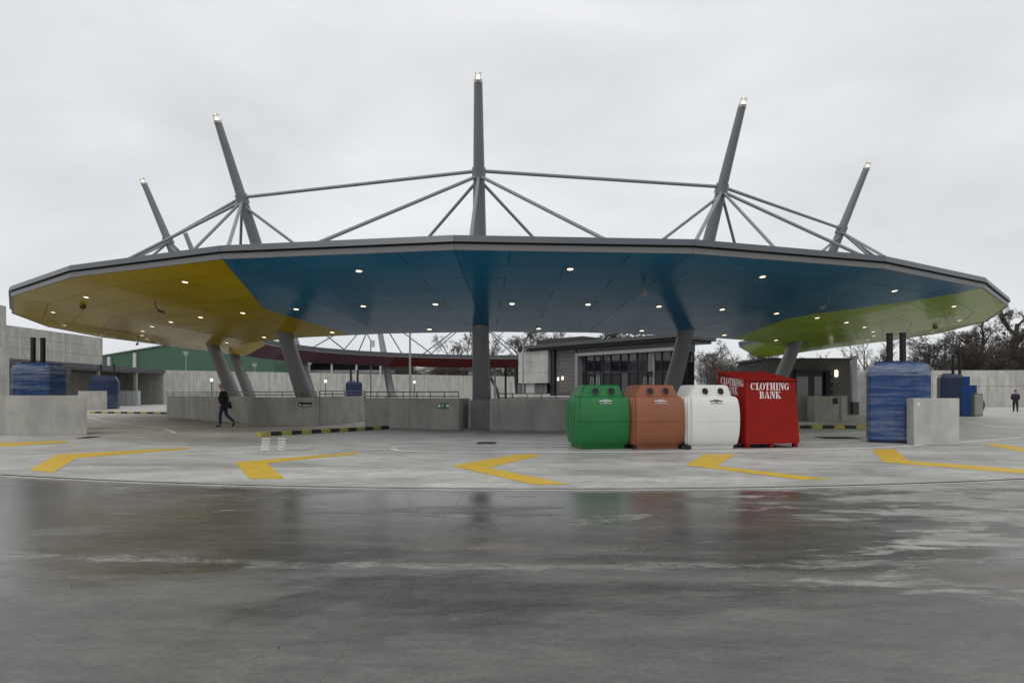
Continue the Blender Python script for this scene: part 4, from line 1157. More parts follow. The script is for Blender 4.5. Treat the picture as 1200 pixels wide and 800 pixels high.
def tall_pole(label, x, Y, h, r, arm):
    t = thing('tall_pole', label, 'pole', (X_at(x, Y), Y, 0))
    b = MB(); b.tube((0, 0, 0), (0, 0, h), r, r * 0.8, 12); b.build('pole', M['alu'], t, smooth=math.radians(40))
    MB().lathe([(r * 1.8, 0), (r * 1.8, 0.12), (r, 0.2)], 12).build('base_collar', M['alu'], t)
    if arm:
        b = MB(); b.tube((0, 0, h - 0.1), (-0.45, 0, h + 0.75), r * 0.8, r * 0.7, 10); b.build('arm', M['alu'], t)
        MB().box(0.1, 0.36, -0.1, 0.1, h - 0.7, h - 0.05).build('control_box', M['cabinet'], t, bevel=0.02)
        MB().box(-1.0, -0.3, -0.15, 0.15, h + 0.72, h + 0.84).build('lamp_head', M['cabinet'], t)
    else: MB().box(-0.5, 0.1, -0.15, 0.15, h, h + 0.12).build('lamp_head', M['cabinet'], t)
tall_pole('slim pole with a grey box and bent arm inside the ring', 434.5, 60, Z_at(398, 60), 0.075, True)
tall_pole('plain tall grey pole left of the central column', 480.5, 46, 7.4, 0.085, False)

# ------------------------------------------------------------------ office inside the opening of the ring
ZR = 5.6
YA, YB = (ZR - EYE) * F / 54.0, (ZR - EYE) * F / 68.0
Apt, Bpt = Vector((X_at(614, YA), YA)), Vector((X_at(785, YB), YB))
u2 = (Bpt - Apt).normalized(); n2 = Vector((-u2.y, u2.x))
OL = (Bpt - Apt).length
off = thing('office_building', 'low modern office with dark glazing, concrete box and thin flat roof', 'building', (Apt.x, Apt.y, 0), math.atan2(u2.y, u2.x))
def lt(x, d):
    k = (x - 600) / F
    q = Apt + n2 * d
    return (k * q.y - q.x) / (u2.x - k * u2.y)
def lz(x, y, d):
    q = Apt + n2 * d + u2 * lt(x, d); return Z_at(y, q.y)
def ob(name, x0, x1, d0, d1, z0, z1, m, bev=0.0, dd=None, parent=None):
    dd = d0 if dd is None else dd
    return MB().box(lt(x0, dd), lt(x1, dd), d0, d1, z0, z1).build(name, M[m], parent or off, bevel=bev)
D0 = 0.9
tl, tr = lt(606, D0), lt(789, D0)
MB().box(tl + 0.1, tr - 0.05, D0 + 0.35, 3.4, 0, ZR - 0.42).build('core', M['barn'], off)
MB().box(lt(612, 0) , OL + 0.35, 0, 5.6, ZR - 0.14, ZR + 0.14).build('roof', M['grey_clad'], off, bevel=0.03)
MB().box(lt(612, 0) + 0.3, OL + 0.1, 0.35, 5.3, ZR - 0.34, ZR - 0.145).build('roof_soffit', M['anthracite'], off)
MB().box(lt(629, 2.6), lt(682, 2.6), 2.6, 5.2, ZR + 0.145, ZR + 0.85).build('plant_room', M['barn'], off)
zb0 = 2.35
# cast concrete box on the left, in panels
zcb, zct = lz(620, 449, D0 - 0.45), lz(620, 409.5, D0 - 0.45)
MB().box(lt(607.5, D0 - 0.45) + 0.03, lt(642, D0 - 0.45) - 0.03, D0 - 0.38, D0 + 0.4, zcb + 0.02, min(zct, ZR - 0.36)).build('concrete_core', M['conc'], off)
for i in range(2):
    for j in range(3):
        xs0, xs1 = lt(607.5, D0 - 0.45), lt(642, D0 - 0.45); zt_ = min(zct, ZR - 0.36)
        MB().box(xs0 + (xs1 - xs0) * i / 2 + 0.008, xs0 + (xs1 - xs0) * (i + 1) / 2 - 0.008, D0 - 0.45, D0 - 0.38, zcb + (zt_ - zcb) * j / 3 + 0.008, zcb + (zt_ - zcb) * (j + 1) / 3 - 0.008).build('wall_panel', M['conc_pale'], off)
ob('pillar', 616, 626, D0 - 0.2, D0 + 0.3, 0, zcb, 'conc_pale')
for (x0, x1) in ((606, 615.5), (626.5, 641.5)):
    wv = ob('window', x0, x1, D0 + 0.02, D0 + 0.12, lz(630, 462, D0), zcb - 0.02, 'anthracite')
    a, c = lt(x0, D0), lt(x1, D0); z0_, z1_ = lz(630, 462, D0) + 0.08, zcb - 0.1
    nn = 3 if x1 - x0 > 12 else 2
    for k in range(nn): MB().box(a + 0.06 + (c - a - 0.06) * k / nn, a + (c - a - 0.06) * (k + 1) / nn, D0 - 0.005, D0 + 0.02, z0_, z1_).build('pane', M['glass_pale'], wv)
sw = ob('window', 643, 646, D0 - 0.1, D0 + 0.1, zcb - 0.2, zct - 0.1, 'anthracite')
MB().box(lt(643.8, D0), lt(645.4, D0), D0 - 0.12, D0 - 0.1, zcb, zct - 0.2).build('pane', M['glass'], sw)
ob('dark_post', 646.3, 649.2, D0 - 0.3, D0 + 0.3, 0, ZR - 0.36, 'anthracite')
# dark block wall
x0, x1 = lt(649.6, D0), lt(674.5, D0)
MB().box(x0, x1, D0 + 0.04, D0 + 0.34, 0, ZR - 0.36).build('wall', M['mortar'], off)
nr = 16
for j in range(nr):
    z0_ = (ZR - 0.36) * j / nr; z1_ = (ZR - 0.36) * (j + 1) / nr
    cuts = [x0, x0 + (x1 - x0) * (0.5 if j % 2 else 0.28), x1] if j % 2 else [x0, x0 + (x1 - x0) * 0.25, x0 + (x1 - x0) * 0.75, x1]
    for a, c in zip(cuts, cuts[1:]):
        MB().box(a + 0.006, c - 0.006, D0 + rnd.uniform(-0.004, 0.004), D0 + 0.04, z0_ + 0.008, z1_ - 0.008).build('block', M['slate'], off)
for x, y, nm in ((656, 444, 'left'), (661.2, 443, 'right')):
    q = Apt + n2 * (D0 - 0.05) + u2 * lt(x, D0)
    lp = MB(); lp.lathe([(0.03, -0.16), (0.085, -0.13), (0.085, 0.13), (0.03, 0.16)], 12)
    t = thing('wall_lamp', nm + ' of two lit lamps on the dark office wall', 'wall lamp', (q.x - n2.x * 0.15, q.y - n2.y * 0.15, Z_at(y, q.y)), 0, 'lit lamps on the office wall')
    lp.build('globe', M['lamp_w'], t, smooth=math.radians(40))
    MB().box(-0.06, 0.06, 0.08, 0.2, -0.1, 0.1).build('wall_plate', M['anthracite'], t)
# glazed front
ob('frame_post', 673.8, 676.6, D0 - 0.55, D0 + 0.2, 0, lz(676, 414.5, D0), 'alu')
zg1 = lz(720, 415.2, D0)
MB().box(lt(673.8, D0 - 0.5), tr + 0.3, D0 - 0.5, D0 + 0.25, zg1, zg1 + 0.24).build('frame_beam', M['alu'], off)
MB().box(lt(677, D0), tr + 0.1, D0 - 0.1, D0 + 0.3, zg1 + 0.25, ZR - 0.36).build('clerestory_cladding', M['grey_clad'], off)
mull = [679, 686, 696, 706, 715, 726.5, 736, 746, 757.5, 766, 775, 786]
zm = lz(720, 437, D0)
for a, c in zip(mull, mull[1:]):
    MB().box(lt(a, D0) + 0.05, lt(c, D0) - 0.05, D0 + 0.08, D0 + 0.1, zm + 0.06, zg1 - 0.04).build('pane', M['glass_pale'] if a == 757.5 else M['glass_mid'] if a in (679, 706, 736, 746) else M['glass'], off)
    MB().box(lt(a, D0) + 0.05, lt(c, D0) - 0.05, D0 + 0.08, D0 + 0.1, 0.1, zm - 0.04).build('lower_pane', M['anthracite'] if int(a) % 3 else M['glass'], off)
for a in mull:
    MB().box(lt(a, D0) - 0.045, lt(a, D0) + 0.045, D0, D0 + 0.14, 0, zg1).build('mullion', M['alu'] if a == 766 else M['anthracite'], off)
MB().box(lt(679, D0), tr, D0 + 0.01, D0 + 0.13, zm - 0.04, zm + 0.06).build('transom', M['anthracite'], off)
# side of the office, receding from the right front corner
MB().box(tr - 0.1, tr + 0.1, D0 + 0.36, 3.4, 0.0, zg1).build('side_glazing', M['glass'], off)
for k in range(3): MB().box(tr + 0.1, tr + 0.16, D0 + 0.5 + k * 0.95, D0 + 0.58 + k * 0.95, 0, zg1).build('mullion', M['anthracite'], off)
MB().box(tr - 0.05, tr + 0.2, D0 + 0.36, 3.4, zg1 + 0.01, ZR - 0.36).build('side_cladding', M['grey_clad'], off)
# low ledge walls in front of the office
Yl = 42.0
parapet('white low ledge wall in front of the office', [(X_at(602, Yl), Yl), (X_at(645, Yl), Yl)], Z_at(461.5, Yl), 0.35, 'conc_pale', 'ledge_wall', 'wall', 'low ledges before the office')
parapet('thin pale ledge wall between the dark office wall and the green bank', [(X_at(645.5, 40), 40), (X_at(690, 40), 40)], Z_at(463.6, 40), 0.35, 'conc_pale', 'ledge_wall', 'wall', 'low ledges before the office')
# slim posts seen beneath the far canopy
for i, (x, y0, m) in enumerate(((580, 430, 'cabinet'), (592.5, 430, 'anthracite'), (605, 430, 'barn'))):
    Y = 70
    t = thing('canopy_post', ('pale slim post beside the central column, left of two others', 'black slim post between two others, right of the central column', 'dark slim post at the office corner')[i], 'post', (X_at(x, Y), Y, 0), 0, 'slim posts under the end of the red canopy')
    MB().box(-0.12, 0.12, -0.12, 0.12, 0.05, Z_at(y0, Y)).build('shaft', M[m], t)
    MB().box(-0.2, 0.2, -0.2, 0.2, 0, 0.05).build('foot_plate', M['grey_clad'], t)
t = thing('lamp_post', 'grey post at the left corner of the office with a pale curved head', 'lamp post', (X_at(613, 50), 50, 0))
b = MB(); b.tube((0, 0, 0), (0, 0, Z_at(402, 50)), 0.07, 0.055, 10); b.build('pole', M['alu'], t)
b = MB(); zt_ = Z_at(402, 50); b.tube((0, 0, zt_), (-0.3, 0, zt_ + 0.45), 0.06, 0.05, 8); b.tube((-0.3, 0, zt_ + 0.45), (-0.9, 0, zt_ + 0.55), 0.12, 0.1, 8); b.build('lamp_head', M['cabinet'], t)

# ------------------------------------------------------------------ kiosk on the right
Yk = 46.0
ks = thing('kiosk', 'dark block kiosk with black framed window and a lit wall lamp', 'kiosk', (X_at(893, Yk), Yk, 0))
kw = X_at(996.5, Yk) - X_at(893, Yk)
def kx(px): return X_at(px, Yk) - X_at(893, Yk)
zk = Z_at(421.5, Yk)
MB().box(0.05, kw - 0.05, 0.06, 5, 0, zk - 0.02).build('core', M['mortar'], ks)
nr = 14
for j in range(nr):
    z0_, z1_ = zk * j / nr + 0.006, zk * (j + 1) / nr - 0.006
    x = -0.4 if j % 2 else 0.0
    while x < kw:
        a, c = max(x, 0), min(x + 0.8, kw)
        if c - a > 0.05:
            # leave the opening for the window and door
            if z0_ > 2.95 or c < kx(931) or a > kx(968):
                MB().box(a + 0.005, c - 0.005, rnd.uniform(-0.006, 0.006), 0.06, z0_, z1_).build('block', M['slate'], ks)
        x += 0.8
MB().box(-0.15, kw + 0.1, -0.12, 5.1, zk - 0.015, zk + 0.13).build('roof', M['grey_clad'], ks)
op = MB().box(kx(931), kx(969), -0.10, 0.05, 0, 3.1).build('window', M['anthracite'], ks)
MB().box(kx(933), kx(946), -0.13, -0.10, 1.25, 2.75).build('pane', M['glass_pale'], op)
MB().box(kx(953.5), kx(962), -0.13, -0.10, 0.9, 2.75).build('pane', M['glass_pale'], op)
MB().box(kx(930), kx(970), -0.5, -0.10, 3.1, 3.28).build('canopy', M['anthracite'], ks)
MB().box(kx(965), kx(970.5), -0.35, -0.1, 0, 3.1).build('downpipe', M['black'], ks)
b = MB(); b.lathe([(0.05, -0.27), (0.13, -0.2), (0.13, 0.2), (0.05, 0.27)], 12); 
t = thing('wall_lamp', 'lit oval lamp on the dark kiosk wall', 'wall lamp', (X_at(980, Yk - 0.2), Yk - 0.2, Z_at(437.5, Yk)))
b.build('globe', M['lamp_w'], t, smooth=math.radians(40)); MB().box(-0.1, 0.1, 0.1, 0.19, -0.2, 0.2).build('wall_plate', M['anthracite'], t)
t = thing('gate_post', 'tall white post at the right corner of the kiosk', 'post', (X_at(1000, 48.5), 48.5, 0))
MB().box(-0.2, 0.2, -0.2, 0.2, 0, Z_at(418, 48.5)).build('shaft', M['cabinet'], t, bevel=0.02)
MB().box(-0.24, 0.24, -0.24, 0.24, Z_at(418, 48.5), Z_at(418, 48.5) + 0.06).build('cap', M['cabinet'], t)
t = thing('litter_bin', 'dark grey bin at the foot of the kiosk corner', 'bin', (X_at(1001.5, 45), 45, 0))
MB().box(-0.22, 0.22, -0.2, 0.2, 0, 0.82).build('body', M['grey_clad'], t, bevel=0.03)
MB().box(-0.24, 0.24, -0.22, 0.22, 0.83, 0.9).build('lid', M['anthracite'], t, bevel=0.02)

# ------------------------------------------------------------------ trees
def branch_set(rng_, H, r0, levels, counts, spread, up, fork=0.25, lenf=0.55, jit=0.16, minr=0.012):
    segs = []
    def grow(p, d, ln, r, lev):
        nseg = 4 if lev == 0 else 3 if lev < 3 else 2
        pts = [p.copy()]; rr_ = [r]
        for i in range(nseg):
            d = (d + Vector((rng_.gauss(0, jit), rng_.gauss(0, jit), rng_.gauss(0, jit * 0.6) + up * 0.1))).normalized()
            p = p + d * ln / nseg; pts.append(p.copy()); rr_.append(max(minr, r * (1 - (0.62 if lev else 0.55) * (i + 1) / nseg)))
        segs.append((pts, rr_, lev))
        if lev >= levels: return
        for c in range(counts[lev]):
            t = fork + (1 - fork) * (c + rng_.random()) / counts[lev]
            f = t * nseg; i = min(int(f), nseg - 1); q = pts[i].lerp(pts[i + 1], f - i)
            ax = Vector((rng_.gauss(0, 1), rng_.gauss(0, 1), rng_.gauss(0, 1))).cross(d).normalized()
            nd = d.copy(); nd.rotate(Matrix.Rotation(rng_.uniform(*spread), 3, ax))
            nd.z += up * 0.25; nd.normalize()
            grow(q, nd, ln * lenf * rng_.uniform(0.65, 1.15) * (1.15 - 0.45 * t), max(minr, rr_[i] * 0.55), lev + 1)
    grow(Vector((0, 0, 0)), Vector((0, 0, 1)), H * 0.62, r0, 0)
    return segs
def seg_mesh(segs, sel, sides):
    mb = MB()
    for pts, rr_, lev in segs:
        if not sel(lev): continue
        n = sides(lev)
        for i in range(len(pts) - 1): mb.tube(pts[i], pts[i + 1], rr_[i], rr_[i + 1], n, caps=False)
    return mb
def tree_meshes(seed, H, counts=(9, 6, 6, 5), spread=(0.5, 1.05), up=0.5, r0=None, minr=0.014, fork=0.3, tw='twig', lenf=0.55):
    r = random.Random(seed)
    s = branch_set(r, H, r0 or H * 0.022, len(counts), counts, spread, up, fork=fork, minr=minr, lenf=lenf)
    tr_ = seg_mesh(s, lambda l: l <= 1, lambda l: 7 if l == 0 else 5).mesh('trunk', M['bark'])
    cr = seg_mesh(s, lambda l: l >= 2, lambda l: 3).mesh('crown', M[tw])
    return tr_, cr
def leafy_meshes(seed, H):
    r = random.Random(seed); tr_ = MB(); tr_.tube((0, 0, 0), (0, 0, H * 0.95), H * 0.025, H * 0.004, 8, caps=False)
    cr = MB()
    for i in range(46):
        z = H * (0.22 + 0.76 * r.random() ** 0.9); rad = H * 0.30 * (1.05 - z / H) ** 0.7; a = r.uniform(0, 2 * pi); q = rad * r.random() ** 0.5
        c = Vector((q * cos(a), q * sin(a), z)); tr_.tube((0, 0, z * 0.9), c, 0.05, 0.02, 5, caps=False)
        for k in range(85):
            p = c + Vector((r.gauss(0, 1), r.gauss(0, 1), r.gauss(0, 0.6))) * H * 0.055
            n1 = Vector((r.gauss(0, 1), r.gauss(0, 1), r.gauss(0, 1))).normalized(); n2_ = n1.orthogonal().normalized(); n3 = n1.cross(n2_); s_ = r.uniform(0.10, 0.24)
            cr.add([p - n2_ * s_, p + n3 * s_ * 0.5, p + n2_ * s_, p - n3 * s_ * 0.5], [(0, 1, 2, 3)])
    return tr_.mesh('trunk', M['bark']), cr.mesh('crown', M['leaf'])
KIND = {
    'oak': (tree_meshes(1, 13, (11, 7, 6, 5, 4), (0.5, 1.15), 0.35, 0.34, 0.010), 13),
    'oak2': (tree_meshes(12, 13, (11, 7, 6, 5, 4), (0.5, 1.1), 0.4, 0.30, 0.010), 13),
    'ash': (tree_meshes(5, 13, (10, 7, 6, 5, 3), (0.35, 0.85), 0.7, 0.22, 0.009), 13),
    'birch': (tree_meshes(9, 11, (16, 7, 6, 3), (0.4, 0.9), 0.6, 0.11, 0.008, 0.2, lenf=0.42), 11),
    'scrub': (tree_meshes(21, 6, (15, 8, 7, 4), (0.35, 0.95), 0.6, 0.06, 0.006, 0.05, 'twig_red', 0.6), 6),
    'scrub2': (tree_meshes(25, 6, (15, 8, 7, 4), (0.4, 1.05), 0.5, 0.06, 0.006, 0.05, 'twig', 0.6), 6),
    'pine': (leafy_meshes(31, 12), 12),
}
def mesh_h(mes): return max(v.co.z for me in mes for v in me.vertices)
HGT = {k: mesh_h(v[0]) for k, v in KIND.items()}
tr_rnd = random.Random(99)
def tree(kind, label, x, y_top, Y, cat='tree', name='bare_tree', group='bare winter trees beyond the yard', wide=1.0):
    z = Z_at(y_top, Y); s_ = z / HGT[kind]
    t = thing(name, label, cat, (X_at(x, Y), Y, 0), tr_rnd.uniform(0, 6.28), group)
    t.scale = (s_ * wide, s_ * wide, s_)
    link('trunk', KIND[kind][0][0], t); link('crown', KIND[kind][0][1], t)
# right hand side, behind the perimeter wall
tree('oak', 'large spreading bare tree rising past the right tip of the canopy', 1196, 334, 84, wide=1.25)
tree('oak2', 'dark bare tree with thick crooked limbs behind the right compactor', 1098, 388, 80, wide=1.2)
tree('oak', 'bare tree half hidden under the green canopy edge at right', 1152, 362, 92, wide=1.2)
tree('ash', 'slender bare tree at the extreme right edge above the wall', 1235, 350, 88)
for i, (x, yt, k, lb) in enumerate(((1108, 398, 'scrub', 'brown thicket shrub just right of the twin pipes'), (1128, 386, 'scrub2', 'tall brown thicket shrub above the lone compactor'), (1150, 384, 'scrub', 'tallest brown thicket shrub behind the right wall'), (1172, 390, 'scrub2', 'brown thicket shrub left of the standing person'), (1192, 386, 'scrub', 'brown thicket shrub above the standing person'), (1215, 388, 'scrub2', 'brown thicket shrub at the right edge above the wall'))):
    tree(k, lb, x, yt, 79 + 2.2 * (i % 3), 'shrub', 'bare_shrub', 'brown shrubs behind the right wall', 1.5)
tree('birch', 'thin upright bare tree left of the twin black pipes', 1012, 397, 88)
tree('birch', 'thin upright bare tree just behind the white gate post', 1001, 402, 92)
tree('birch', 'thin bare tree touching the twin black pipes', 1034, 396, 86)
tree('ash', 'bare tree between the pipes and the kiosk, farther back', 1022, 404, 118)
# between the office and the clothing bank
tree('ash', 'tall bare tree right of the office corner column', 815, 392, 96)
tree('oak', 'wide bare tree in the gap right of the leaning column', 838, 398, 102)
tree('oak2', 'bare tree behind the point of the green canopy', 876, 404, 108)
for i, (x, yt, k, lb) in enumerate(((828, 414, 'scrub2', 'brown shrub right of the leaning column foot'), (846, 407, 'scrub', 'tall russet shrub above the white bottle bank'), (864, 412, 'scrub2', 'brown shrub behind the clothing bank lid'), (884, 420, 'scrub', 'low brown shrub left of the kiosk'))):
    tree(k, lb, x, yt, 72 + 2 * i, 'shrub', 'bare_shrub', 'brown shrubs behind the bottle banks', 1.5)
tree('pine', 'dark evergreen above the left end of the kiosk roof', 905, 413, 84, 'tree', 'evergreen_tree', 'evergreens beyond the yard', 1.1)
tree('pine', 'small dark evergreen right of the leaning column over the kiosk', 940, 417, 84, 'tree', 'evergreen_tree', 'evergreens beyond the yard')
tree('birch', 'bare tree top showing over the middle of the kiosk roof', 962, 413, 96)
# above the office and through the ring
tree('pine', 'dark evergreen over the office roof, left of the pair', 716, 380, 92, 'tree', 'evergreen_tree', 'evergreens beyond the yard', 1.5)
tree('pine', 'dark evergreen over the office roof, right of the pair', 745, 386, 96, 'tree', 'evergreen_tree', 'evergreens beyond the yard', 1.3)
tree('oak', 'wide bare tree right of the central column, over the red canopy end', 612, 376, 90, wide=1.2)
tree('oak2', 'bare tree over the plant room of the office', 650, 380, 96)
tree('ash', 'bare tree close behind the right side of the central column', 585, 378, 100)
tree('oak2', 'lone bare tree left of the central column', 548, 392, 125)
tree('ash', 'bare tree above the middle of the office roof', 680, 384, 110)
wood = [(476, 430), (489, 428), (503, 431), (515, 426), (532, 424), (545, 428), (566, 425), (584, 423), (598, 426)]
for i, (x, yt) in enumerate(wood):
    lbx = ['brown tree beside the tall plain pole, under the red canopy', 'second brown tree right of the tall plain pole', 'third brown tree right of the tall plain pole', 'brown tree just left of the far lantern', 'brown tree just right of the far lantern', 'brown tree left of the central column under the red canopy', 'brown tree hidden half by the central column', 'brown tree behind the pale slim post', 'brown tree behind the dark slim posts'][i]
    tree(('scrub2', 'scrub')[i % 2], lbx, x, yt - 8, 142 + 3 * (i % 3), 'tree', 'bare_tree', 'brown trees seen under the red canopy', 1.7)

# ------------------------------------------------------------------ people
def skin_mesh(name, verts, edges, root, m, sub=1):
    """verts: list of (x, y, z, rx, ry)"""
    me = bpy.data.meshes.new(name + '_cage')
    me.from_pydata([v[:3] for v in verts], edges, [])
    o = bpy.data.objects.new(name + '_cage', me); COL.objects.link(o)
    sk = o.modifiers.new('skin', 'SKIN'); sk.use_smooth_shade = True
    ss = o.modifiers.new('sub', 'SUBSURF'); ss.levels = sub; ss.render_levels = sub
    for i, v in enumerate(verts):
        sv = me.skin_vertices[0].data[i]; sv.radius = (v[3], v[4] if len(v) > 4 else v[3]); sv.use_root = (i == root)
    dg = bpy.context.evaluated_depsgraph_get()
    res = bpy.data.meshes.new_from_object(o.evaluated_get(dg)); res.name = name
    bpy.data.objects.remove(o); bpy.data.meshes.remove(me)
    res.materials.clear(); res.materials.append(m)
    for p in res.polygons: p.material_index = 0; p.use_smooth = True
    return res
class Fig:
    def __init__(s): s.v, s.e, s.n = [], [], {}
    def add(s, nm, p, r, parent=None, ry=None):
        s.v.append((p[0], p[1], p[2], r, ry if ry else r)); s.n[nm] = len(s.v) - 1
        if parent is not None: s.e.append((s.n[parent], s.n[nm]))
def person(label, loc, rz, pose, top, legs, hair, height=1.8):
    t = thing('person', label, 'person', loc, rz)
    k = height / 1.8
    J = pose
    b = Fig(); c = Fig(); q = Fig()
    def sc_(p): return tuple(x * k for x in p)
    # body (skin): one continuous figure
    b.add('pel', sc_(J['pel']), .10, None, .12); b.add('sp', sc_(J['sp']), .10, 'pel', .12); b.add('ch', sc_(J['ch']), .11, 'sp', .15)
    b.add('nk', sc_(J['nk']), .055, 'ch'); b.add('jaw', sc_(J['jaw']), .072, 'nk', .065); b.add('hd', sc_(J['hd']), .092, 'jaw', .08); b.add('crown', sc_(J['crown']), .075, 'hd', .068)
    nose = tuple(sc_(J['hd'])[i] + (.098 if i == 0 else -.03 if i == 2 else 0) * k for i in range(3)); b.add('nose', nose, .014, 'hd')
    for s_, nm in ((1, 'l'), (-1, 'r')):
        ear = tuple(sc_(J['hd'])[i] + (0, s_ * .082 * k, -.02 * k)[i] for i in range(3)); b.add('ear' + nm, ear, .018, 'hd')
        for a, pr, r in (('sh', 'ch', .055), ('el', 'sh', .042), ('wr', 'el', .028), ('pa', 'wr', .030)): b.add(a + nm, sc_(J[a + nm]), r, pr + nm if pr != 'ch' else 'ch')
        pa, wr = Vector(sc_(J['pa' + nm])), Vector(sc_(J['wr' + nm])); dv = (pa - wr).normalized()
        for f, (ox, ln) in enumerate(((.028, .085), (.010, .095), (-.010, .09), (-.028, .07))):
            f0 = pa + dv * .035 + Vector((ox, 0, 0)); f1 = f0 + dv * ln * .55 + Vector((0, -s_ * .006, 0)); f2 = f1 + dv * ln * .45 + Vector((0, -s_ * .018, 0))
            b.add(f'f{f}a' + nm, f0, .009, 'pa' + nm); b.add(f'f{f}b' + nm, f1, .0085, f'f{f}a' + nm); b.add(f'f{f}c' + nm, f2, .007, f'f{f}b' + nm)
        th0 = wr + dv * .03 + Vector((.035, 0, 0)); b.add('th' + nm, th0, .011, 'wr' + nm); b.add('th2' + nm, th0 + dv * .05 + Vector((.012, -s_ * .01, 0)), .009, 'th' + nm)
        for a, pr, r in (('hp', 'pel', .085), ('kn', 'hp', .055), ('an', 'kn', .036), ('to', 'an', .034)): b.add(a + nm, sc_(J[a + nm]), r, pr + nm if pr != 'pel' else 'pel')
    link('body', skin_mesh('body', b.v, b.e, 0, M['skin'], 2), t)
    # coat
    pel, sp, ch, nk = (Vector(sc_(J[n_])) for n_ in ('pel', 'sp', 'ch', 'nk'))
    c.add('hem', pel + Vector((0, 0, -.08)), .175, None, .195); c.add('pel', pel + Vector((0, 0, .06)), .17, 'hem', .19); c.add('sp', sp, .17, 'pel', .19); c.add('ch', ch, .17, 'sp', .205); c.add('nk', ch.lerp(nk, .75), .085, 'ch')
    for nm in 'lr':
        c.add('sh' + nm, sc_(J['sh' + nm]), .082, 'ch'); c.add('el' + nm, sc_(J['el' + nm]), .066, 'sh' + nm)
        wr, el = Vector(sc_(J['wr' + nm])), Vector(sc_(J['el' + nm])); c.add('cu' + nm, el.lerp(wr, .93), .050, 'el' + nm)
    link('coat', skin_mesh('coat', c.v, c.e, 1, M[top], 2), t)
    q.add('pel', pel, .13, None, .16)
    for nm in 'lr':
        q.add('hp' + nm, sc_(J['hp' + nm]), .105, 'pel'); kn, an = Vector(sc_(J['kn' + nm])), Vector(sc_(J['an' + nm]))
        q.add('kn' + nm, kn, .076, 'hp' + nm); q.add('cf' + nm, kn.lerp(an, .5), .070, 'kn' + nm); q.add('an' + nm, kn.lerp(an, .97), .062, 'cf' + nm)
    link('trousers', skin_mesh('trousers', q.v, q.e, 0, M[legs], 2), t)
    for nm in 'lr':
        s2 = Fig(); an, to = Vector(sc_(J['an' + nm])), Vector(sc_(J['to' + nm]))
        bk = an - (to - an).normalized() * .05; s2.add('hl', bk + Vector((0, 0, -.035)), .045); s2.add('an', an + Vector((0, 0, .0)), .048, 'hl'); s2.add('md', an.lerp(to, .6), .044, 'hl'); s2.add('to', to + (to - an).normalized() * .05, .034, 'md')
        link('shoe', skin_mesh('shoe', s2.v, s2.e, 0, M['rubber'], 1), t)
    hd = Vector(sc_(J['hd'])); h = MB(); rings = []
    for i in range(7):
        a = -0.35 + i * 0.30; rr_, z = cos(a) * 0.118, sin(a) * 0.122
        rings.append([(hd.x - .016 + rr_ * cos(2 * pi * j / 14) * 0.98, hd.y + rr_ * sin(2 * pi * j / 14) * .88, hd.z + .03 + z + (0.05 if cos(2 * pi * j / 14) > .55 and i < 3 else 0)) for j in range(14)])
    h.loft(rings); h.build('hair', M[hair], t, smooth=True)
    for s_ in (1, -1):
        e = MB(); e.lathe([(.002, -.012), (.010, -.006), (.010, .006), (.002, .012)], 8); e.build('eye', M['eye'], t, tuple(hd + Vector((.088, s_ * .032, .0))))
    return t
walk = dict(pel=(0, 0, .96), sp=(.02, 0, 1.16), ch=(.04, 0, 1.38), nk=(.07, 0, 1.53), jaw=(.11, 0, 1.60), hd=(.11, 0, 1.68), crown=(.10, 0, 1.75),
            shl=(.03, .19, 1.44), ell=(-.07, .25, 1.18), wrl=(.02, .26, .95), pal=(.05, .26, .88), shr=(.03, -.19, 1.44), elr=(.02, -.25, 1.17), wrr=(.16, -.24, .98), par=(.21, -.24, .92),
            hpl=(.01, .10, .90), knl=(.12, .10, .50), anl=(.10, .10, .09), tol=(.26, .11, .05), hpr=(0, -.10, .90), knr=(-.06, -.10, .50), anr=(-.40, -.10, .20), tor=(-.32, -.10, .06))
Yp1 = G(262, 500.3).y
person('person in black jacket and jeans walking left past the low wall', (X_at(262.5, Yp1), Yp1, 0), pi, walk, 'black_cloth', 'denim', 'hair_grey', 1.93)
bg_ = thing('shoulder_bag', 'black shoulder bag at the hip of the walking person', 'bag', (X_at(268.3, Yp1) + 0.06, Yp1 - 0.30, 0.84))
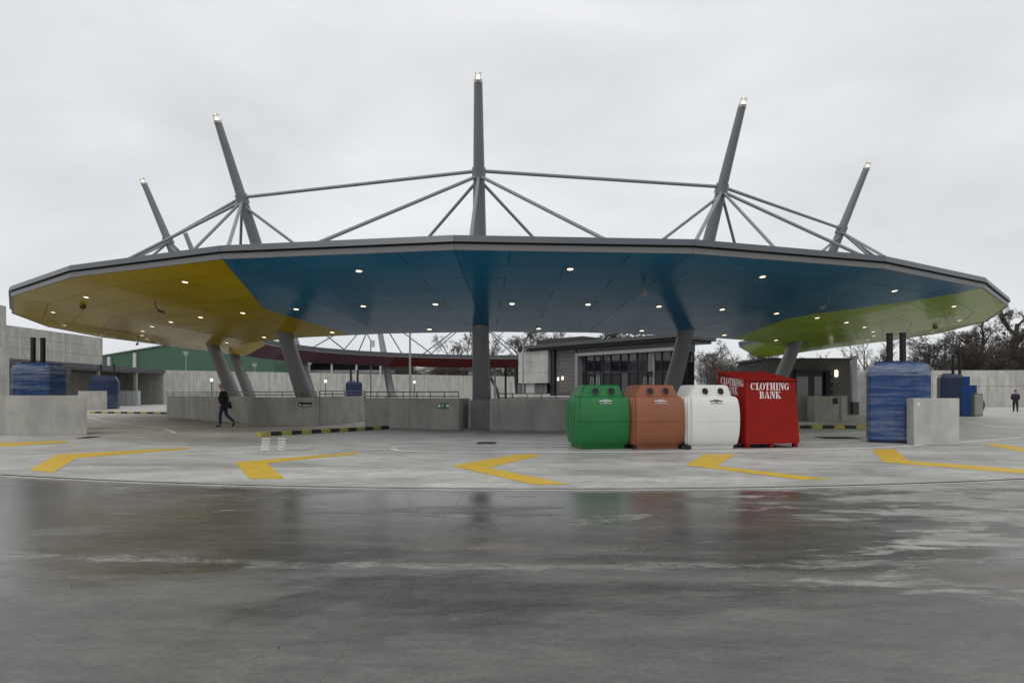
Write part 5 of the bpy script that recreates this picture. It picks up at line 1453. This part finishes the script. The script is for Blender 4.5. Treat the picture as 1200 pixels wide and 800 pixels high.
b = MB(); b.hexa([(-0.19, -0.09, 0), (0.19, -0.09, 0), (0.19, 0.09, 0), (-0.19, 0.09, 0)], [(-0.15, -0.05, 0.30), (0.15, -0.05, 0.30), (0.15, 0.05, 0.30), (-0.15, 0.05, 0.30)]); b.build('pouch', M['black_cloth'], bg_, bevel=0.03)
b = MB()
for a, c in (((-0.14, 0, 0.28), (-0.30, 0.10, 0.70)), ((0.14, 0, 0.28), (-0.16, 0.13, 0.72)), ((-0.30, 0.10, 0.70), (-0.16, 0.13, 0.72))): b.tube(a, c, 0.018, 0.018, 6)
b.build('strap', M['black_cloth'], bg_)
stand = dict(pel=(0, 0, .95), sp=(0, 0, 1.15), ch=(.01, 0, 1.37), nk=(.02, 0, 1.52), jaw=(.06, 0, 1.585), hd=(.07, 0, 1.665), crown=(.06, 0, 1.735),
             shl=(0, .19, 1.43), ell=(-.05, .26, 1.17), wrl=(.06, .20, .98), pal=(.10, .17, .92), shr=(0, -.19, 1.43), elr=(-.05, -.26, 1.17), wrr=(.06, -.20, .98), par=(.10, -.17, .92),
             hpl=(0, .10, .89), knl=(.03, .11, .48), anl=(-.01, .12, .09), tol=(.16, .14, .045), hpr=(0, -.10, .89), knr=(.02, -.11, .48), anr=(-.02, -.12, .09), tor=(.15, -.15, .045))
Yp2 = G(1190, 482.7).y
person('person in dark clothes standing by the right hand wall', (X_at(1190, Yp2), Yp2, 0), -2.2, stand, 'navy_cloth', 'black_cloth', 'hair_dark', 1.80)

# make every face point outwards
done = set()
for o in bpy.data.objects:
    if o.type == 'MESH' and o.data.name not in done and o.name.split('.')[0] in ('soffit_panel', 'inner_soffit_panel', 'wall_panel', 'end_fascia', 'fascia_panel', 'roof_trim', 'shadow_gap', 'rim_fascia', 'rim_trim', 'body', 'hood', 'plinth', 'hole_rim', 'flap', 'globe', 'lamp', 'block', 'hopper_lid'):
        if o.parent and o.parent.get('category') == 'person': continue
        done.add(o.data.name)
        bm = bmesh.new(); bm.from_mesh(o.data); bmesh.ops.recalc_face_normals(bm, faces=bm.faces); bm.to_mesh(o.data); bm.free()
